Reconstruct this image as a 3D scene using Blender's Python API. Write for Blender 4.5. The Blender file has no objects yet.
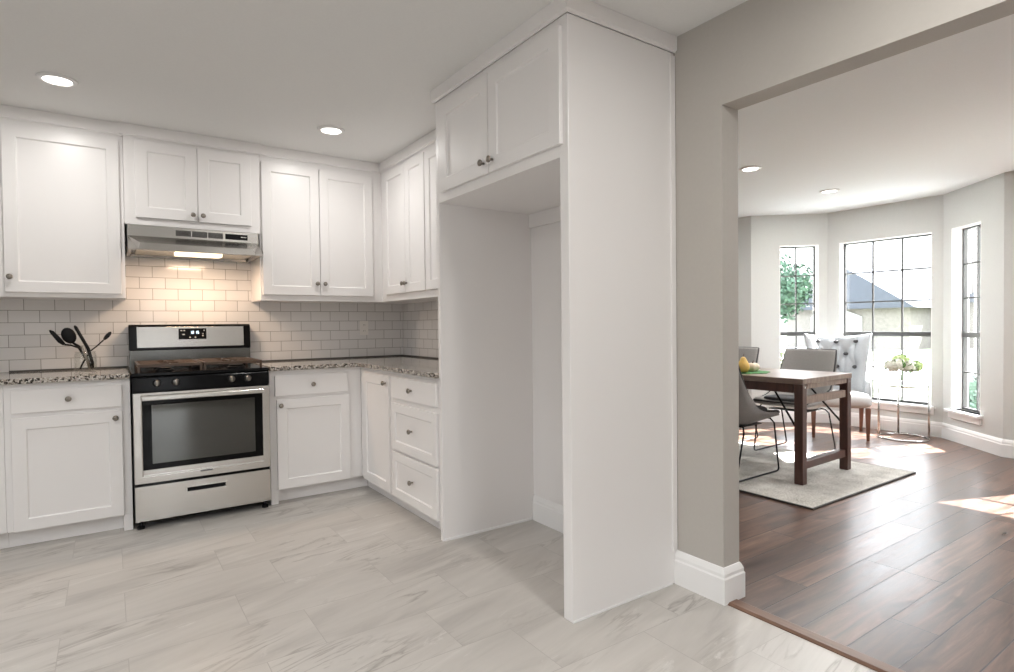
import bpy, bmesh, math, random
from mathutils import Vector, Matrix
random.seed(11)
PI = math.pi
S = bpy.context.scene
C = S.collection

# ---------------------------------------------------------------- camera
CAM = Vector((-2.0953, -4.6371, 1.1722))
YAW, PITCH, ROLL, FPX = map(float, (34.4472, -1.094, -0.6242, 580.65))
cy_, cp_, cr_ = (math.radians(a) for a in (YAW, PITCH, ROLL))
fwd = Vector((math.sin(cy_)*math.cos(cp_), math.cos(cy_)*math.cos(cp_), math.sin(cp_)))
rgt = Vector((math.cos(cy_), -math.sin(cy_), 0))
upv = rgt.cross(fwd)
r2 = rgt*math.cos(cr_) + upv*math.sin(cr_)
u2 = -rgt*math.sin(cr_) + upv*math.cos(cr_)
cam = bpy.data.cameras.new('camera')
cam.sensor_width = 36.0
cam.lens = FPX*36.0/1014.0
cam.clip_start = 0.05
cam.clip_end = 300
co = bpy.data.objects.new('camera', cam)
C.objects.link(co)
M3 = Matrix((r2, u2, -fwd)).transposed()
co.matrix_world = Matrix.Translation(CAM) @ M3.to_4x4()
S.camera = co

# ---------------------------------------------------------------- view, world, sun, window light
S.view_settings.view_transform = 'Standard'
S.view_settings.look = 'None'
S.view_settings.gamma = 1.0
S.view_settings.use_curve_mapping = False
S.view_settings.exposure = 0.12
try:
    S.cycles.use_denoising = True
    S.cycles.denoiser = 'OPENIMAGEDENOISE'
    S.cycles.max_bounces = 10
    S.cycles.diffuse_bounces = 6
    S.cycles.glossy_bounces = 4
    S.cycles.transparent_max_bounces = 12
    S.cycles.sample_clamp_indirect = 6.0
    S.cycles.caustics_reflective = False
    S.cycles.caustics_refractive = False
except Exception:
    pass

w = bpy.data.worlds.new('daylight')
S.world = w
w.use_nodes = True
wn = w.node_tree.nodes
bg = wn['Background']
SKY = 1.0
_tc = wn.new('ShaderNodeTexCoord')
_sp = wn.new('ShaderNodeSeparateXYZ')
_rp = wn.new('ShaderNodeValToRGB')
w.node_tree.links.new(_tc.outputs['Generated'], _sp.inputs[0])
w.node_tree.links.new(_sp.outputs['Z'], _rp.inputs['Fac'])
w.node_tree.links.new(_rp.outputs['Color'], bg.inputs['Color'])
_el = _rp.color_ramp.elements
_el[0].position = 0.06
_el[0].color = (.14, .145, .15, 1)
_el[1].position = 0.65
_el[1].color = (.90, .95, 1.0, 1)
_e = _el.new(0.22)
_e.color = (.42, .44, .46, 1)
bg.inputs['Strength'].default_value = 17.0*SKY


def lamp(name, kind, loc, energy, color=(1, 1, 1), target=None, **kw):
    d = bpy.data.lights.new(name, kind)
    d.energy = energy
    d.color = color
    for k, v in kw.items():
        setattr(d, k, v)
    o = bpy.data.objects.new(name, d)
    o.location = loc
    if target is not None:
        o.rotation_euler = (Vector(target)-Vector(loc)).to_track_quat('-Z', 'Y').to_euler()
    C.objects.link(o)
    return o


SUN_EL = math.radians(43)
SDIR = Vector((-0.93*math.cos(SUN_EL), 0.36*math.cos(SUN_EL), -math.sin(SUN_EL)))
lamp('sun', 'SUN', (12, -8, 12), 80.0, (1, 0.975, 0.94), target=Vector((12, -8, 12))+SDIR, angle=0.009)


def portal(name, loc, target, sx, sy):
    o = lamp(name, 'AREA', loc, 1, target=target, shape='RECTANGLE', size=sx, size_y=sy)
    o.data.cycles.is_portal = True
    return o


# daylight through the room's openings (portals only guide the sky's own light)
portal('portal_sink', (-4.59, -3.2, 1.55), (0, -3.2, 1.55), 1.6, 1.0)
portal('portal_rear', (-1.45, -6.59, 1.07), (-1.45, 0, 1.07), 0.8, 1.95)
portal('portal_bay', (4.93, -1.78, 1.18), (0, -1.78, 1.18), 0.95, 1.8)
portal('portal_side', (4.35, -4.5, 1.18), (0, -4.5, 1.18), 1.3, 1.8)

# ---------------------------------------------------------------- material helpers


def mat(name, color=(.8, .8, .8), rough=.5, metal=0.0, spec=.5, **kw):
    m = bpy.data.materials.new(name)
    m.use_nodes = True
    b = m.node_tree.nodes['Principled BSDF']
    b.inputs['Base Color'].default_value = (*color, 1)
    b.inputs['Roughness'].default_value = rough
    b.inputs['Metallic'].default_value = metal
    b.inputs['Specular IOR Level'].default_value = spec
    for k, v in kw.items():
        b.inputs[k].default_value = v
    return m


class NT:
    """small node-graph helper"""

    def __init__(self, m):
        self.m = m
        self.t = m.node_tree
        self.b = self.t.nodes['Principled BSDF']

    def n(self, kind, **kw):
        x = self.t.nodes.new(kind)
        for k, v in kw.items():
            if k in x.inputs:
                x.inputs[k].default_value = v
            else:
                setattr(x, k, v)
        return x

    def l(self, a, b):
        self.t.links.new(a, b)

    def coords(self, scale=(1, 1, 1), rot=(0, 0, 0), loc=(0, 0, 0)):
        tc = self.n('ShaderNodeTexCoord')
        mp = self.n('ShaderNodeMapping')
        mp.inputs['Scale'].default_value = scale
        mp.inputs['Rotation'].default_value = rot
        mp.inputs['Location'].default_value = loc
        self.l(tc.outputs['Object'], mp.inputs['Vector'])
        return mp.outputs['Vector']

    def ramp(self, fac, stops):
        r = self.n('ShaderNodeValToRGB')
        e = r.color_ramp.elements
        while len(e) < len(stops):
            e.new(0.5)
        for k, (p, c) in enumerate(stops):
            e[k].position = p
            e[k].color = (*c, 1) if len(c) == 3 else c
        self.l(fac, r.inputs['Fac'])
        return r.outputs['Color']

    def mix(self, fac, a, b, mode='MIX'):
        x = self.n('ShaderNodeMix', data_type='RGBA', blend_type=mode)
        for sock, v in ((x.inputs[0], fac), (x.inputs[6], a), (x.inputs[7], b)):
            if hasattr(v, 'links'):
                self.l(v, sock)
            elif isinstance(v, (int, float)):
                sock.default_value = v
            else:
                sock.default_value = (*v, 1) if len(v) == 3 else v
        return x.outputs[2]

    def math(self, op, a, b=0.0):
        x = self.n('ShaderNodeMath', operation=op)
        for sock, v in ((x.inputs[0], a), (x.inputs[1], b)):
            if hasattr(v, 'links'):
                self.l(v, sock)
            else:
                sock.default_value = v
        return x.outputs[0]

    def bump(self, h, strength=.2, dist=.002):
        b = self.n('ShaderNodeBump')
        b.inputs['Strength'].default_value = strength
        b.inputs['Distance'].default_value = dist
        self.l(h, b.inputs['Height'])
        self.l(b.outputs['Normal'], self.b.inputs['Normal'])


def noisy(name, color, var=.06, scale=30, rough=.6, bump=.05, **kw):
    """plain material with slight mottling and grain"""
    m = mat(name, color, rough, **kw)
    g = NT(m)
    nz = g.n('ShaderNodeTexNoise', Scale=scale, Detail=4)
    g.l(g.coords(), nz.inputs['Vector'])
    lo = tuple(max(0, c*(1-var)) for c in color)
    hi = tuple(min(1, c*(1+var)) for c in color)
    g.l(g.ramp(nz.outputs['Fac'], [(.3, lo), (.7, hi)]), g.b.inputs['Base Color'])
    if bump:
        g.bump(nz.outputs['Fac'], bump, .003)
    return m


# walls / paint
M_DWALL = noisy('brightened_dining_wall_paint', (.60, .608, .592), .012, 60, .75, .08)  # greige wall paint lightened, the dining room's brighter light put into its colour
M_WALL = noisy('greige_wall_paint', (.47, .445, .41), .012, 60, .75, .08)
M_DCEIL = noisy('brightened_dining_ceiling_paint', (.86, .885, .89), .01, 90, .8, .05)  # ceiling paint lightened and cooled to stand in for more daylight
M_CEIL = noisy('ceiling_paint', (.80, .80, .79), .012, 90, .8, .05)
M_CAB = mat('white_cabinet_paint', (.84, .822, .815), .33)
M_TRIM = mat('white_trim_paint', (.86, .855, .85), .4)
M_INSIDE = mat('dark_gap', (.05, .05, .05), .8)
M_NICKEL = mat('brushed_nickel', (.30, .27, .235), .28, 1.0)
M_CHROME = mat('polished_chrome', (.55, .54, .52), .12, 1.0)
M_BLACK = mat('black_enamel', (.007, .007, .008), .12, spec=.14)
M_BLACKM = mat('matte_black', (.008, .008, .009), .4, spec=.15)
M_IRON = mat('cast_iron_grate', (.075, .045, .028), .30)
M_WHITEP = mat('white_plastic', (.82, .80, .77), .4)
M_JOINT = mat('dark_joint_line', (.09, .085, .08), .5)  # narrow dark strip along the joint of worktop and tile
M_BRONZE = mat('dark_window_bronze', (.055, .055, .055), .4)


def steel_mat(name, vertical=False, base=(.60, .58, .55), rough=.26):
    m = mat(name, base, rough, 1.0)
    g = NT(m)
    nz = g.n('ShaderNodeTexNoise', Scale=1.0, Detail=3)
    g.l(g.coords((6, 6, 500) if not vertical else (500, 6, 6)), nz.inputs['Vector'])
    r = g.math('ADD', g.math('MULTIPLY', nz.outputs['Fac'], .05), rough-.025)
    g.l(r, g.b.inputs['Roughness'])
    return m


M_STEEL = steel_mat('brushed_stainless_steel')


def emit(name, color, strength):
    m = mat(name, (.9, .9, .9), .5)
    b = m.node_tree.nodes['Principled BSDF']
    b.inputs['Emission Color'].default_value = (*color, 1)
    b.inputs['Emission Strength'].default_value = strength
    return m


M_LED = emit('ceiling_lamp_lens', (1, .95, .88), 6)
M_HOODLENS = emit('hood_lamp_lens', (1, .80, .52), 2.2)
M_DIGIT = emit('blue_display_digits', (.55, .8, 1), 1.6)


def glass_mat(name, tint=(1, 1, 1), refl=.035):
    m = bpy.data.materials.new(name)
    m.use_nodes = True
    t = m.node_tree
    t.nodes.clear()
    out = t.nodes.new('ShaderNodeOutputMaterial')
    tr = t.nodes.new('ShaderNodeBsdfTransparent')
    tr.inputs['Color'].default_value = (*tint, 1)
    gl = t.nodes.new('ShaderNodeBsdfGlossy')
    gl.inputs['Roughness'].default_value = .02
    lw = t.nodes.new('ShaderNodeLayerWeight')
    pw = t.nodes.new('ShaderNodeMath')
    pw.operation = 'POWER'
    t.links.new(lw.outputs['Facing'], pw.inputs[0])
    pw.inputs[1].default_value = 4.0
    fr = t.nodes.new('ShaderNodeMath')
    fr.operation = 'MULTIPLY_ADD'
    t.links.new(pw.outputs[0], fr.inputs[0])
    fr.inputs[1].default_value = .6
    fr.inputs[2].default_value = refl
    mx = t.nodes.new('ShaderNodeMixShader')
    t.links.new(fr.outputs[0], mx.inputs[0])
    t.links.new(tr.outputs[0], mx.inputs[1])
    t.links.new(gl.outputs[0], mx.inputs[2])
    t.links.new(mx.outputs[0], out.inputs['Surface'])
    return m


M_PANE = glass_mat('clear_window_glass')
M_CLEAR = glass_mat('clear_tableware_glass', (.98, .985, .98))


def tile_floor():
    m = mat('vein_stone_floor_tile', (.6, .57, .53), .32)
    g = NT(m)
    v = g.coords(loc=(2.27+.61*20, .62+.3125*40, 0))
    br = g.n('ShaderNodeTexBrick', offset=.656, offset_frequency=2, squash=1.0)
    g.l(v, br.inputs['Vector'])
    for k, val in (('Scale', 1.0), ('Mortar Size', .0016), ('Mortar Smooth', .3), ('Bias', 0.0), ('Brick Width', .61), ('Row Height', .3125)):
        br.inputs[k].default_value = val
    br.inputs['Color1'].default_value = (0, 0, 0, 1)
    br.inputs['Color2'].default_value = (1, 1, 1, 1)
    br.inputs['Mortar'].default_value = (.5, .5, .5, 1)
    # per-tile shift of the veining
    sh = g.n('ShaderNodeVectorMath', operation='SCALE')
    cmb = g.n('ShaderNodeCombineXYZ')
    g.l(br.outputs['Color'], cmb.inputs['X'])
    g.l(br.outputs['Color'], cmb.inputs['Y'])
    g.l(cmb.outputs[0], sh.inputs[0])
    sh.inputs['Scale'].default_value = 7.3
    add = g.n('ShaderNodeVectorMath', operation='ADD')
    tc = g.coords(rot=(0, 0, math.radians(-14)))
    g.l(tc, add.inputs[0])
    g.l(sh.outputs[0], add.inputs[1])
    mp = g.n('ShaderNodeMapping')
    mp.inputs['Scale'].default_value = (.9, 6.0, 1)
    g.l(add.outputs[0], mp.inputs['Vector'])
    n1 = g.n('ShaderNodeTexNoise', Scale=1.1, Detail=7, Roughness=.62, Distortion=.7)
    g.l(mp.outputs[0], n1.inputs['Vector'])
    base = g.ramp(n1.outputs['Fac'], [(.28, (.40, .378, .355)), (.45, (.50, .474, .442)), (.6, (.55, .523, .490)), (.75, (.64, .615, .582))])
    n2 = g.n('ShaderNodeTexNoise', Scale=1.4, Detail=5, Roughness=.55, Distortion=1.2)
    mp2 = g.n('ShaderNodeMapping')
    mp2.inputs['Scale'].default_value = (.8, 5.0, 1)
    mp2.inputs['Location'].default_value = (3.1, 5.7, 0)
    g.l(add.outputs[0], mp2.inputs['Vector'])
    g.l(mp2.outputs[0], n2.inputs['Vector'])
    vein = g.math('ABSOLUTE', g.math('SUBTRACT', n2.outputs['Fac'], .5))
    vf = g.ramp(vein, [(0.0, (.75, .75, .75)), (.010, (.42, .42, .42)), (.030, (0, 0, 0))])
    # veins come and go
    n3 = g.n('ShaderNodeTexNoise', Scale=2.0, Detail=2)
    g.l(add.outputs[0], n3.inputs['Vector'])
    gate = g.ramp(n3.outputs['Fac'], [(.48, (0, 0, 0)), (.62, (1, 1, 1))])
    vf2 = g.mix(1.0, vf, gate, 'MULTIPLY')
    base = g.mix(vf2, base, (.27, .245, .22))
    n4 = g.n('ShaderNodeTexNoise', Scale=1.7, Detail=8, Roughness=.7, Distortion=1.5)
    mp4 = g.n('ShaderNodeMapping')
    mp4.inputs['Scale'].default_value = (1.2, 4.5, 1)
    mp4.inputs['Location'].default_value = (9.1, 2.7, 0)
    g.l(add.outputs[0], mp4.inputs['Vector'])
    g.l(mp4.outputs[0], n4.inputs['Vector'])
    wf = g.ramp(n4.outputs['Fac'], [(.60, (0, 0, 0)), (.74, (.75, .75, .75))])
    base = g.mix(wf, base, (.74, .72, .69))
    col = g.mix(g.math('MULTIPLY', br.outputs['Fac'], .7), base, (.36, .335, .31))
    g.l(col, g.b.inputs['Base Color'])
    g.bump(g.math('MULTIPLY', br.outputs['Fac'], -1.0), .35, .002)
    return m


def wood_floor():
    m = mat('dark_hand_scraped_wood_floor', (.2, .1, .07), .26, spec=.65)
    g = NT(m)
    v = g.coords(loc=(.27+1.22*20, 3.45+.165*80, 0))
    br = g.n('ShaderNodeTexBrick', offset=.43, offset_frequency=3, squash=1.0)
    g.l(v, br.inputs['Vector'])
    for k, val in (('Scale', 1.0), ('Mortar Size', .0030), ('Mortar Smooth', .4), ('Bias', 0.0), ('Brick Width', 1.22), ('Row Height', .165)):
        br.inputs[k].default_value = val
    br.inputs['Color1'].default_value = (0, 0, 0, 1)
    br.inputs['Color2'].default_value = (1, 1, 1, 1)
    br.inputs['Mortar'].default_value = (.5, .5, .5, 1)
    cmb = g.n('ShaderNodeCombineXYZ')
    g.l(br.outputs['Color'], cmb.inputs['X'])
    g.l(br.outputs['Color'], cmb.inputs['Y'])
    sh = g.n('ShaderNodeVectorMath', operation='SCALE')
    g.l(cmb.outputs[0], sh.inputs[0])
    sh.inputs['Scale'].default_value = 9.7
    add = g.n('ShaderNodeVectorMath', operation='ADD')
    g.l(g.coords(), add.inputs[0])
    g.l(sh.outputs[0], add.inputs[1])
    mp = g.n('ShaderNodeMapping')
    mp.inputs['Scale'].default_value = (1.1, 14, 1)
    g.l(add.outputs[0], mp.inputs['Vector'])
    n1 = g.n('ShaderNodeTexNoise', Scale=1.6, Detail=8, Roughness=.65, Distortion=.6)
    g.l(mp.outputs[0], n1.inputs['Vector'])
    grain = g.ramp(n1.outputs['Fac'], [(.28, (.030, .016, .011)), (.48, (.098, .054, .038)), (.58, (.135, .078, .056)), (.74, (.225, .142, .106))])
    tint = g.ramp(br.outputs['Color'], [(0, (.62, .60, .60)), (1, (1.25, 1.22, 1.18))])
    col = g.mix(1.0, grain, tint, 'MULTIPLY')
    n2 = g.n('ShaderNodeTexNoise', Scale=3.2, Detail=3)
    mp2 = g.n('ShaderNodeMapping')
    mp2.inputs['Scale'].default_value = (.8, 2.2, 1)
    g.l(add.outputs[0], mp2.inputs['Vector'])
    g.l(mp2.outputs[0], n2.inputs['Vector'])
    kn = g.ramp(n2.outputs['Fac'], [(.60, (0, 0, 0)), (.70, (.85, .85, .85))])
    col = g.mix(kn, col, (.045, .022, .014))
    col = g.mix(br.outputs['Fac'], col, (.02, .012, .009))
    g.l(col, g.b.inputs['Base Color'])
    h = g.math('SUBTRACT', g.math('MULTIPLY', n1.outputs['Fac'], .35), br.outputs['Fac'])
    g.bump(h, .35, .003)
    rr = g.math('ADD', g.math('MULTIPLY', n1.outputs['Fac'], .22), .21)
    g.l(rr, g.b.inputs['Roughness'])
    return m


def subway(name, axis):
    m = mat(name, (.7, .68, .65), .14)
    g = NT(m)
    tc = g.n('ShaderNodeTexCoord')
    sep = g.n('ShaderNodeSeparateXYZ')
    g.l(tc.outputs['Object'], sep.inputs[0])
    cmb = g.n('ShaderNodeCombineXYZ')
    ax = g.math('ADD', sep.outputs[axis], 2.523+.1512*40)
    az = g.math('ADD', sep.outputs['Z'], -.9155+.0757*40)
    g.l(ax, cmb.inputs['X'])
    g.l(az, cmb.inputs['Y'])
    br = g.n('ShaderNodeTexBrick', offset=.5, offset_frequency=2, squash=1.0)
    g.l(cmb.outputs[0], br.inputs['Vector'])
    for k, val in (('Scale', 1.0), ('Mortar Size', .0018), ('Mortar Smooth', .2), ('Bias', 0.0), ('Brick Width', .1512), ('Row Height', .0757)):
        br.inputs[k].default_value = val
    br.inputs['Color1'].default_value = (.74, .73, .725, 1)
    br.inputs['Color2'].default_value = (.79, .78, .775, 1)
    br.inputs['Mortar'].default_value = (.30, .285, .27, 1)
    g.l(br.outputs['Color'], g.b.inputs['Base Color'])
    g.l(g.math('ADD', g.math('MULTIPLY', br.outputs['Fac'], .6), .13), g.b.inputs['Roughness'])
    g.bump(g.math('MULTIPLY', br.outputs['Fac'], -1), .5, .002)
    return m


def granite():
    m = mat('speckled_granite', (.4, .38, .36), .07)
    g = NT(m)
    v = g.coords()
    vo = g.n('ShaderNodeTexVoronoi', Scale=120)
    g.l(v, vo.inputs['Vector'])
    n1 = g.n('ShaderNodeTexNoise', Scale=62, Detail=5, Roughness=.7)
    g.l(v, n1.inputs['Vector'])
    sep = g.n('ShaderNodeSeparateColor')
    g.l(vo.outputs['Color'], sep.inputs[0])
    f = g.math('ADD', g.math('MULTIPLY', sep.outputs[0], .45), g.math('MULTIPLY', n1.outputs['Fac'], .6))
    col = g.ramp(f, [(.25, (.015, .014, .013)), (.40, (.06, .052, .045)), (.48, (.28, .24, .20)), (.58, (.42, .38, .34)), (.72, (.60, .57, .53))])
    g.l(col, g.b.inputs['Base Color'])
    return m


def wood_mat(name, dark, light, axis_scale=(3, 3, 30), rough=.4):
    m = mat(name, dark, rough)
    g = NT(m)
    n1 = g.n('ShaderNodeTexNoise', Scale=1.4, Detail=7, Roughness=.65, Distortion=.5)
    g.l(g.coords(axis_scale), n1.inputs['Vector'])
    g.l(g.ramp(n1.outputs['Fac'], [(.3, dark), (.7, light)]), g.b.inputs['Base Color'])
    g.bump(n1.outputs['Fac'], .12, .002)
    return m


def fabric(name, color, scale=260, var=.18, bump=.3, rough=.9):
    m = mat(name, color, rough, spec=.25)
    g = NT(m)
    v = g.coords()
    n1 = g.n('ShaderNodeTexNoise', Scale=scale, Detail=3)
    g.l(v, n1.inputs['Vector'])
    lo = tuple(c*(1-var) for c in color)
    hi = tuple(min(1, c*(1+var)) for c in color)
    g.l(g.ramp(n1.outputs['Fac'], [(.3, lo), (.7, hi)]), g.b.inputs['Base Color'])
    g.bump(n1.outputs['Fac'], bump, .002)
    return m


M_TILE = tile_floor()
M_WOODF = wood_floor()
M_SUB_X = subway('white_subway_tile_long_wall', 'X')
M_SUB_Y = subway('white_subway_tile_side_wall', 'Y')
M_GRAN = granite()
M_TABLE_TOP = wood_mat('weathered_table_planks', (.13, .085, .065), (.27, .205, .165), (22, 2, 6), .35)
M_TABLE = wood_mat('dark_red_brown_wood', (.036, .014, .010), (.085, .034, .023), (14, 14, 2), .35)
M_LEGW = wood_mat('walnut_chair_leg', (.10, .042, .026), (.20, .09, .055), (20, 20, 3), .35)
M_THRESH = wood_mat('brown_threshold_wood', (.13, .07, .045), (.21, .12, .08), (30, 3, 3), .4)
M_GREYF = fabric('grey_taupe_upholstery', (.29, .28, .27))
M_GREYD = fabric('charcoal_seat_cushion', (.085, .085, .09))
M_PIPE = mat('dark_piping', (.03, .03, .033), .7)
M_TUFT = fabric('pale_blue_grey_tufted_fabric', (.42, .445, .47), 180, .12)
M_BUTTON = mat('charcoal_button', (.06, .06, .065), .6)
M_LIGHTF = fabric('light_grey_seat_fabric', (.50, .495, .49), 180, .1)


def rug_mat():
    m = mat('woven_grey_rug', (.45, .42, .38), .95, spec=.1)
    g = NT(m)
    n1 = g.n('ShaderNodeTexNoise', Scale=90, Detail=5, Roughness=.8)
    g.l(g.coords((1, 1, 1)), n1.inputs['Vector'])
    n2 = g.n('ShaderNodeTexNoise', Scale=9, Detail=4)
    g.l(g.coords(), n2.inputs['Vector'])
    f = g.math('ADD', g.math('MULTIPLY', n1.outputs['Fac'], .75), g.math('MULTIPLY', n2.outputs['Fac'], .25))
    g.l(g.ramp(f, [(.36, (.22, .205, .18)), (.5, (.50, .475, .435)), (.62, (.68, .66, .62))]), g.b.inputs['Base Color'])
    g.bump(n1.outputs['Fac'], .8, .006)
    return m


M_RUG = rug_mat()
M_RUGE = mat('dark_rug_binding', (.05, .045, .04), .8)
M_LAWN = noisy('lawn_grass', (.20, .225, .16), .3, 4, .9, 0)
M_CONC = noisy('pale_concrete', (.45, .45, .45), .06, 3, .9, 0)
M_BRICK = noisy('pale_house_brick', (.13, .122, .112), .15, 6, .9, 0)
M_ROOF = noisy('slate_grey_shingles', (.042, .049, .064), .12, 5, .9, 0)
M_GARAGE = mat('white_garage_door', (.26, .26, .26), .6)
M_LEAF = noisy('tree_leaves', (.022, .056, .034), .35, 3, .8, 0)
M_LEAF2 = noisy('yellow_green_leaves', (.065, .085, .025), .35, 5, .8, 0)
M_BARK = mat('tree_bark', (.09, .06, .045), .9)

# ---------------------------------------------------------------- mesh helpers


class MB:
    def __init__(self):
        self.bm = bmesh.new()

    def poly(self, pts):
        return [self.bm.verts.new(p) for p in pts]

    def box(self, x0, y0, z0, x1, y1, z1):
        x0, x1 = sorted((x0, x1))
        y0, y1 = sorted((y0, y1))
        z0, z1 = sorted((z0, z1))
        v = self.poly([(x0, y0, z0), (x1, y0, z0), (x1, y1, z0), (x0, y1, z0), (x0, y0, z1), (x1, y0, z1), (x1, y1, z1), (x0, y1, z1)])
        for f in ((3, 2, 1, 0), (4, 5, 6, 7), (0, 1, 5, 4), (1, 2, 6, 5), (2, 3, 7, 6), (3, 0, 4, 7)):
            self.bm.faces.new([v[i] for i in f])
        return self

    def loft(self, rings, caps=True, closed=True):
        rs = [self.poly(r) for r in rings]
        n = len(rs[0])
        for a, b in zip(rs, rs[1:]):
            for i in range(n if closed else n-1):
                j = (i+1) % n
                self.bm.faces.new((a[i], a[j], b[j], b[i]))
        if caps:
            self.bm.faces.new(rs[0][::-1])
            self.bm.faces.new(rs[-1])
        return self

    def prism(self, pts, axis, a0, a1):
        """2D polygon swept along an axis ('x': pts are (y,z); 'y': (x,z); 'z': (x,y))"""
        def P(p, a):
            return {'x': (a, p[0], p[1]), 'y': (p[0], a, p[1]), 'z': (p[0], p[1], a)}[axis]
        return self.loft([[P(p, a0) for p in pts], [P(p, a1) for p in pts]])

    def tube(self, pts, r, seg=10, closed=False):
        pts = [Vector(p) for p in pts]
        n = len(pts)
        rings = []
        rr = r if isinstance(r, (list, tuple)) else [r]*n
        prev = None
        for i, p in enumerate(pts):
            if closed:
                d = pts[(i+1) % n]-pts[i-1]
            else:
                d = pts[min(i+1, n-1)]-pts[max(i-1, 0)]
            d.normalize()
            if prev is None:
                a = d.orthogonal().normalized()
            else:
                a = (prev-d*prev.dot(d))
                a = a.normalized() if a.length > 1e-6 else d.orthogonal().normalized()
            prev = a
            b = d.cross(a)
            rings.append([p+(a*math.cos(2*PI*k/seg)+b*math.sin(2*PI*k/seg))*rr[i] for k in range(seg)])
        if closed:
            rings.append(rings[0])
            rs = [self.poly(q) for q in rings[:-1]]
            for i in range(n):
                a, b = rs[i], rs[(i+1) % n]
                # best rotation match when the frame twists round the loop
                sh = min(range(seg), key=lambda s: (a[0].co-b[s].co).length)
                for k in range(seg):
                    j = (k+1) % seg
                    self.bm.faces.new((a[k], a[j], b[(j+sh) % seg], b[(k+sh) % seg]))
            return self
        return self.loft(rings)

    def lathe(self, prof, c=(0, 0, 0), seg=24, axis='z', caps=True):
        c = Vector(c)
        rings = []
        for r, h in prof:
            ring = []
            for k in range(seg):
                a = 2*PI*k/seg
                x, y = r*math.cos(a), r*math.sin(a)
                p = {'z': (x, y, h), 'y': (x, -h, y), 'x': (h, x, y)}[axis]
                ring.append(c+Vector(p))
            rings.append(ring)
        return self.loft(rings, caps)

    def door(self, x0, z0, x1, z1, y0=-.019, fr=.062, rec=.009, y1=0.0):
        """shaker front: frame with a recessed field, front at y0"""
        e = .005
        o = [(x0, z0), (x1, z0), (x1, z1), (x0, z1)]
        i_ = [(x0+fr, z0+fr), (x1-fr, z0+fr), (x1-fr, z1-fr), (x0+fr, z1-fr)]
        j_ = [(x0+fr+e, z0+fr+e), (x1-fr-e, z0+fr+e), (x1-fr-e, z1-fr-e), (x0+fr+e, z1-fr-e)]
        B = self.poly([(a, y1, b) for a, b in o])
        F = self.poly([(a, y0, b) for a, b in o])
        I = self.poly([(a, y0, b) for a, b in i_])
        R = self.poly([(a, y0+rec, b) for a, b in j_])
        f = self.bm.faces.new
        f(B[::-1])
        for k in range(4):
            j = (k+1) % 4
            f((B[k], B[j], F[j], F[k]))
            f((F[k], F[j], I[j], I[k]))
            f((I[k], I[j], R[j], R[k]))
        f(R)
        return self

    def ico(self, c, r, sub=2, sc=(1, 1, 1)):
        ret = bmesh.ops.create_icosphere(self.bm, subdivisions=sub, radius=r)
        for v in ret['verts']:
            v.co = Vector((v.co.x*sc[0], v.co.y*sc[1], v.co.z*sc[2]))+Vector(c)
        return self

    def xform(self, mtx):
        bmesh.ops.transform(self.bm, matrix=mtx, verts=self.bm.verts)
        return self

    def build(self, name, m, parent=None, bevel=0.0, smooth=False, seg=2, subsurf=0, loc=(0, 0, 0), recalc=True):
        if recalc:
            bmesh.ops.recalc_face_normals(self.bm, faces=self.bm.faces)
        me = bpy.data.meshes.new(name)
        self.bm.to_mesh(me)
        self.bm.free()
        me.materials.append(m)
        o = bpy.data.objects.new(name, me)
        C.objects.link(o)
        o.location = loc
        if parent is not None:
            o.parent = parent
        if bevel:
            b = o.modifiers.new('bevel', 'BEVEL')
            b.width = bevel
            b.segments = seg
            b.limit_method = 'ANGLE'
            b.angle_limit = math.radians(35)
            b.harden_normals = False
        if subsurf:
            s = o.modifiers.new('sub', 'SUBSURF')
            s.levels = subsurf
            s.render_levels = subsurf
        if smooth:
            for p in me.polygons:
                p.use_smooth = True
        return o


def shade_auto(o, deg=40):
    me = o.data
    for p in me.polygons:
        p.use_smooth = True
    bm = bmesh.new()
    bm.from_mesh(me)
    for e in bm.edges:
        if len(e.link_faces) == 2 and e.calc_face_angle(0) > math.radians(deg):
            e.smooth = False
    bm.to_mesh(me)
    bm.free()
    return o


def tag(o, label, cat, group=None, kind=None):
    o['label'] = label
    o['category'] = cat
    if group:
        o['group'] = group
    if kind:
        o['kind'] = kind
    return o


def thing(name, label, cat, loc=(0, 0, 0), rz=0.0, group=None):
    o = bpy.data.objects.new(name, None)
    o.empty_display_size = .1
    C.objects.link(o)
    o.location = loc
    o.rotation_euler = (0, 0, rz)
    return tag(o, label, cat, group)


def struct(o):
    o['kind'] = 'structure'
    return o


def dup(root, loc=None, rz=None, label=None):
    r = root.copy()
    C.objects.link(r)
    if loc is not None:
        r.location = loc
    if rz is not None:
        r.rotation_euler = (0, 0, rz)
    if label:
        r['label'] = label
    for ch in list(root.children):
        c = ch.copy()
        C.objects.link(c)
        c.parent = r
        for g in list(ch.children):
            d = g.copy()
            C.objects.link(d)
            d.parent = c
    return r


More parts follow.
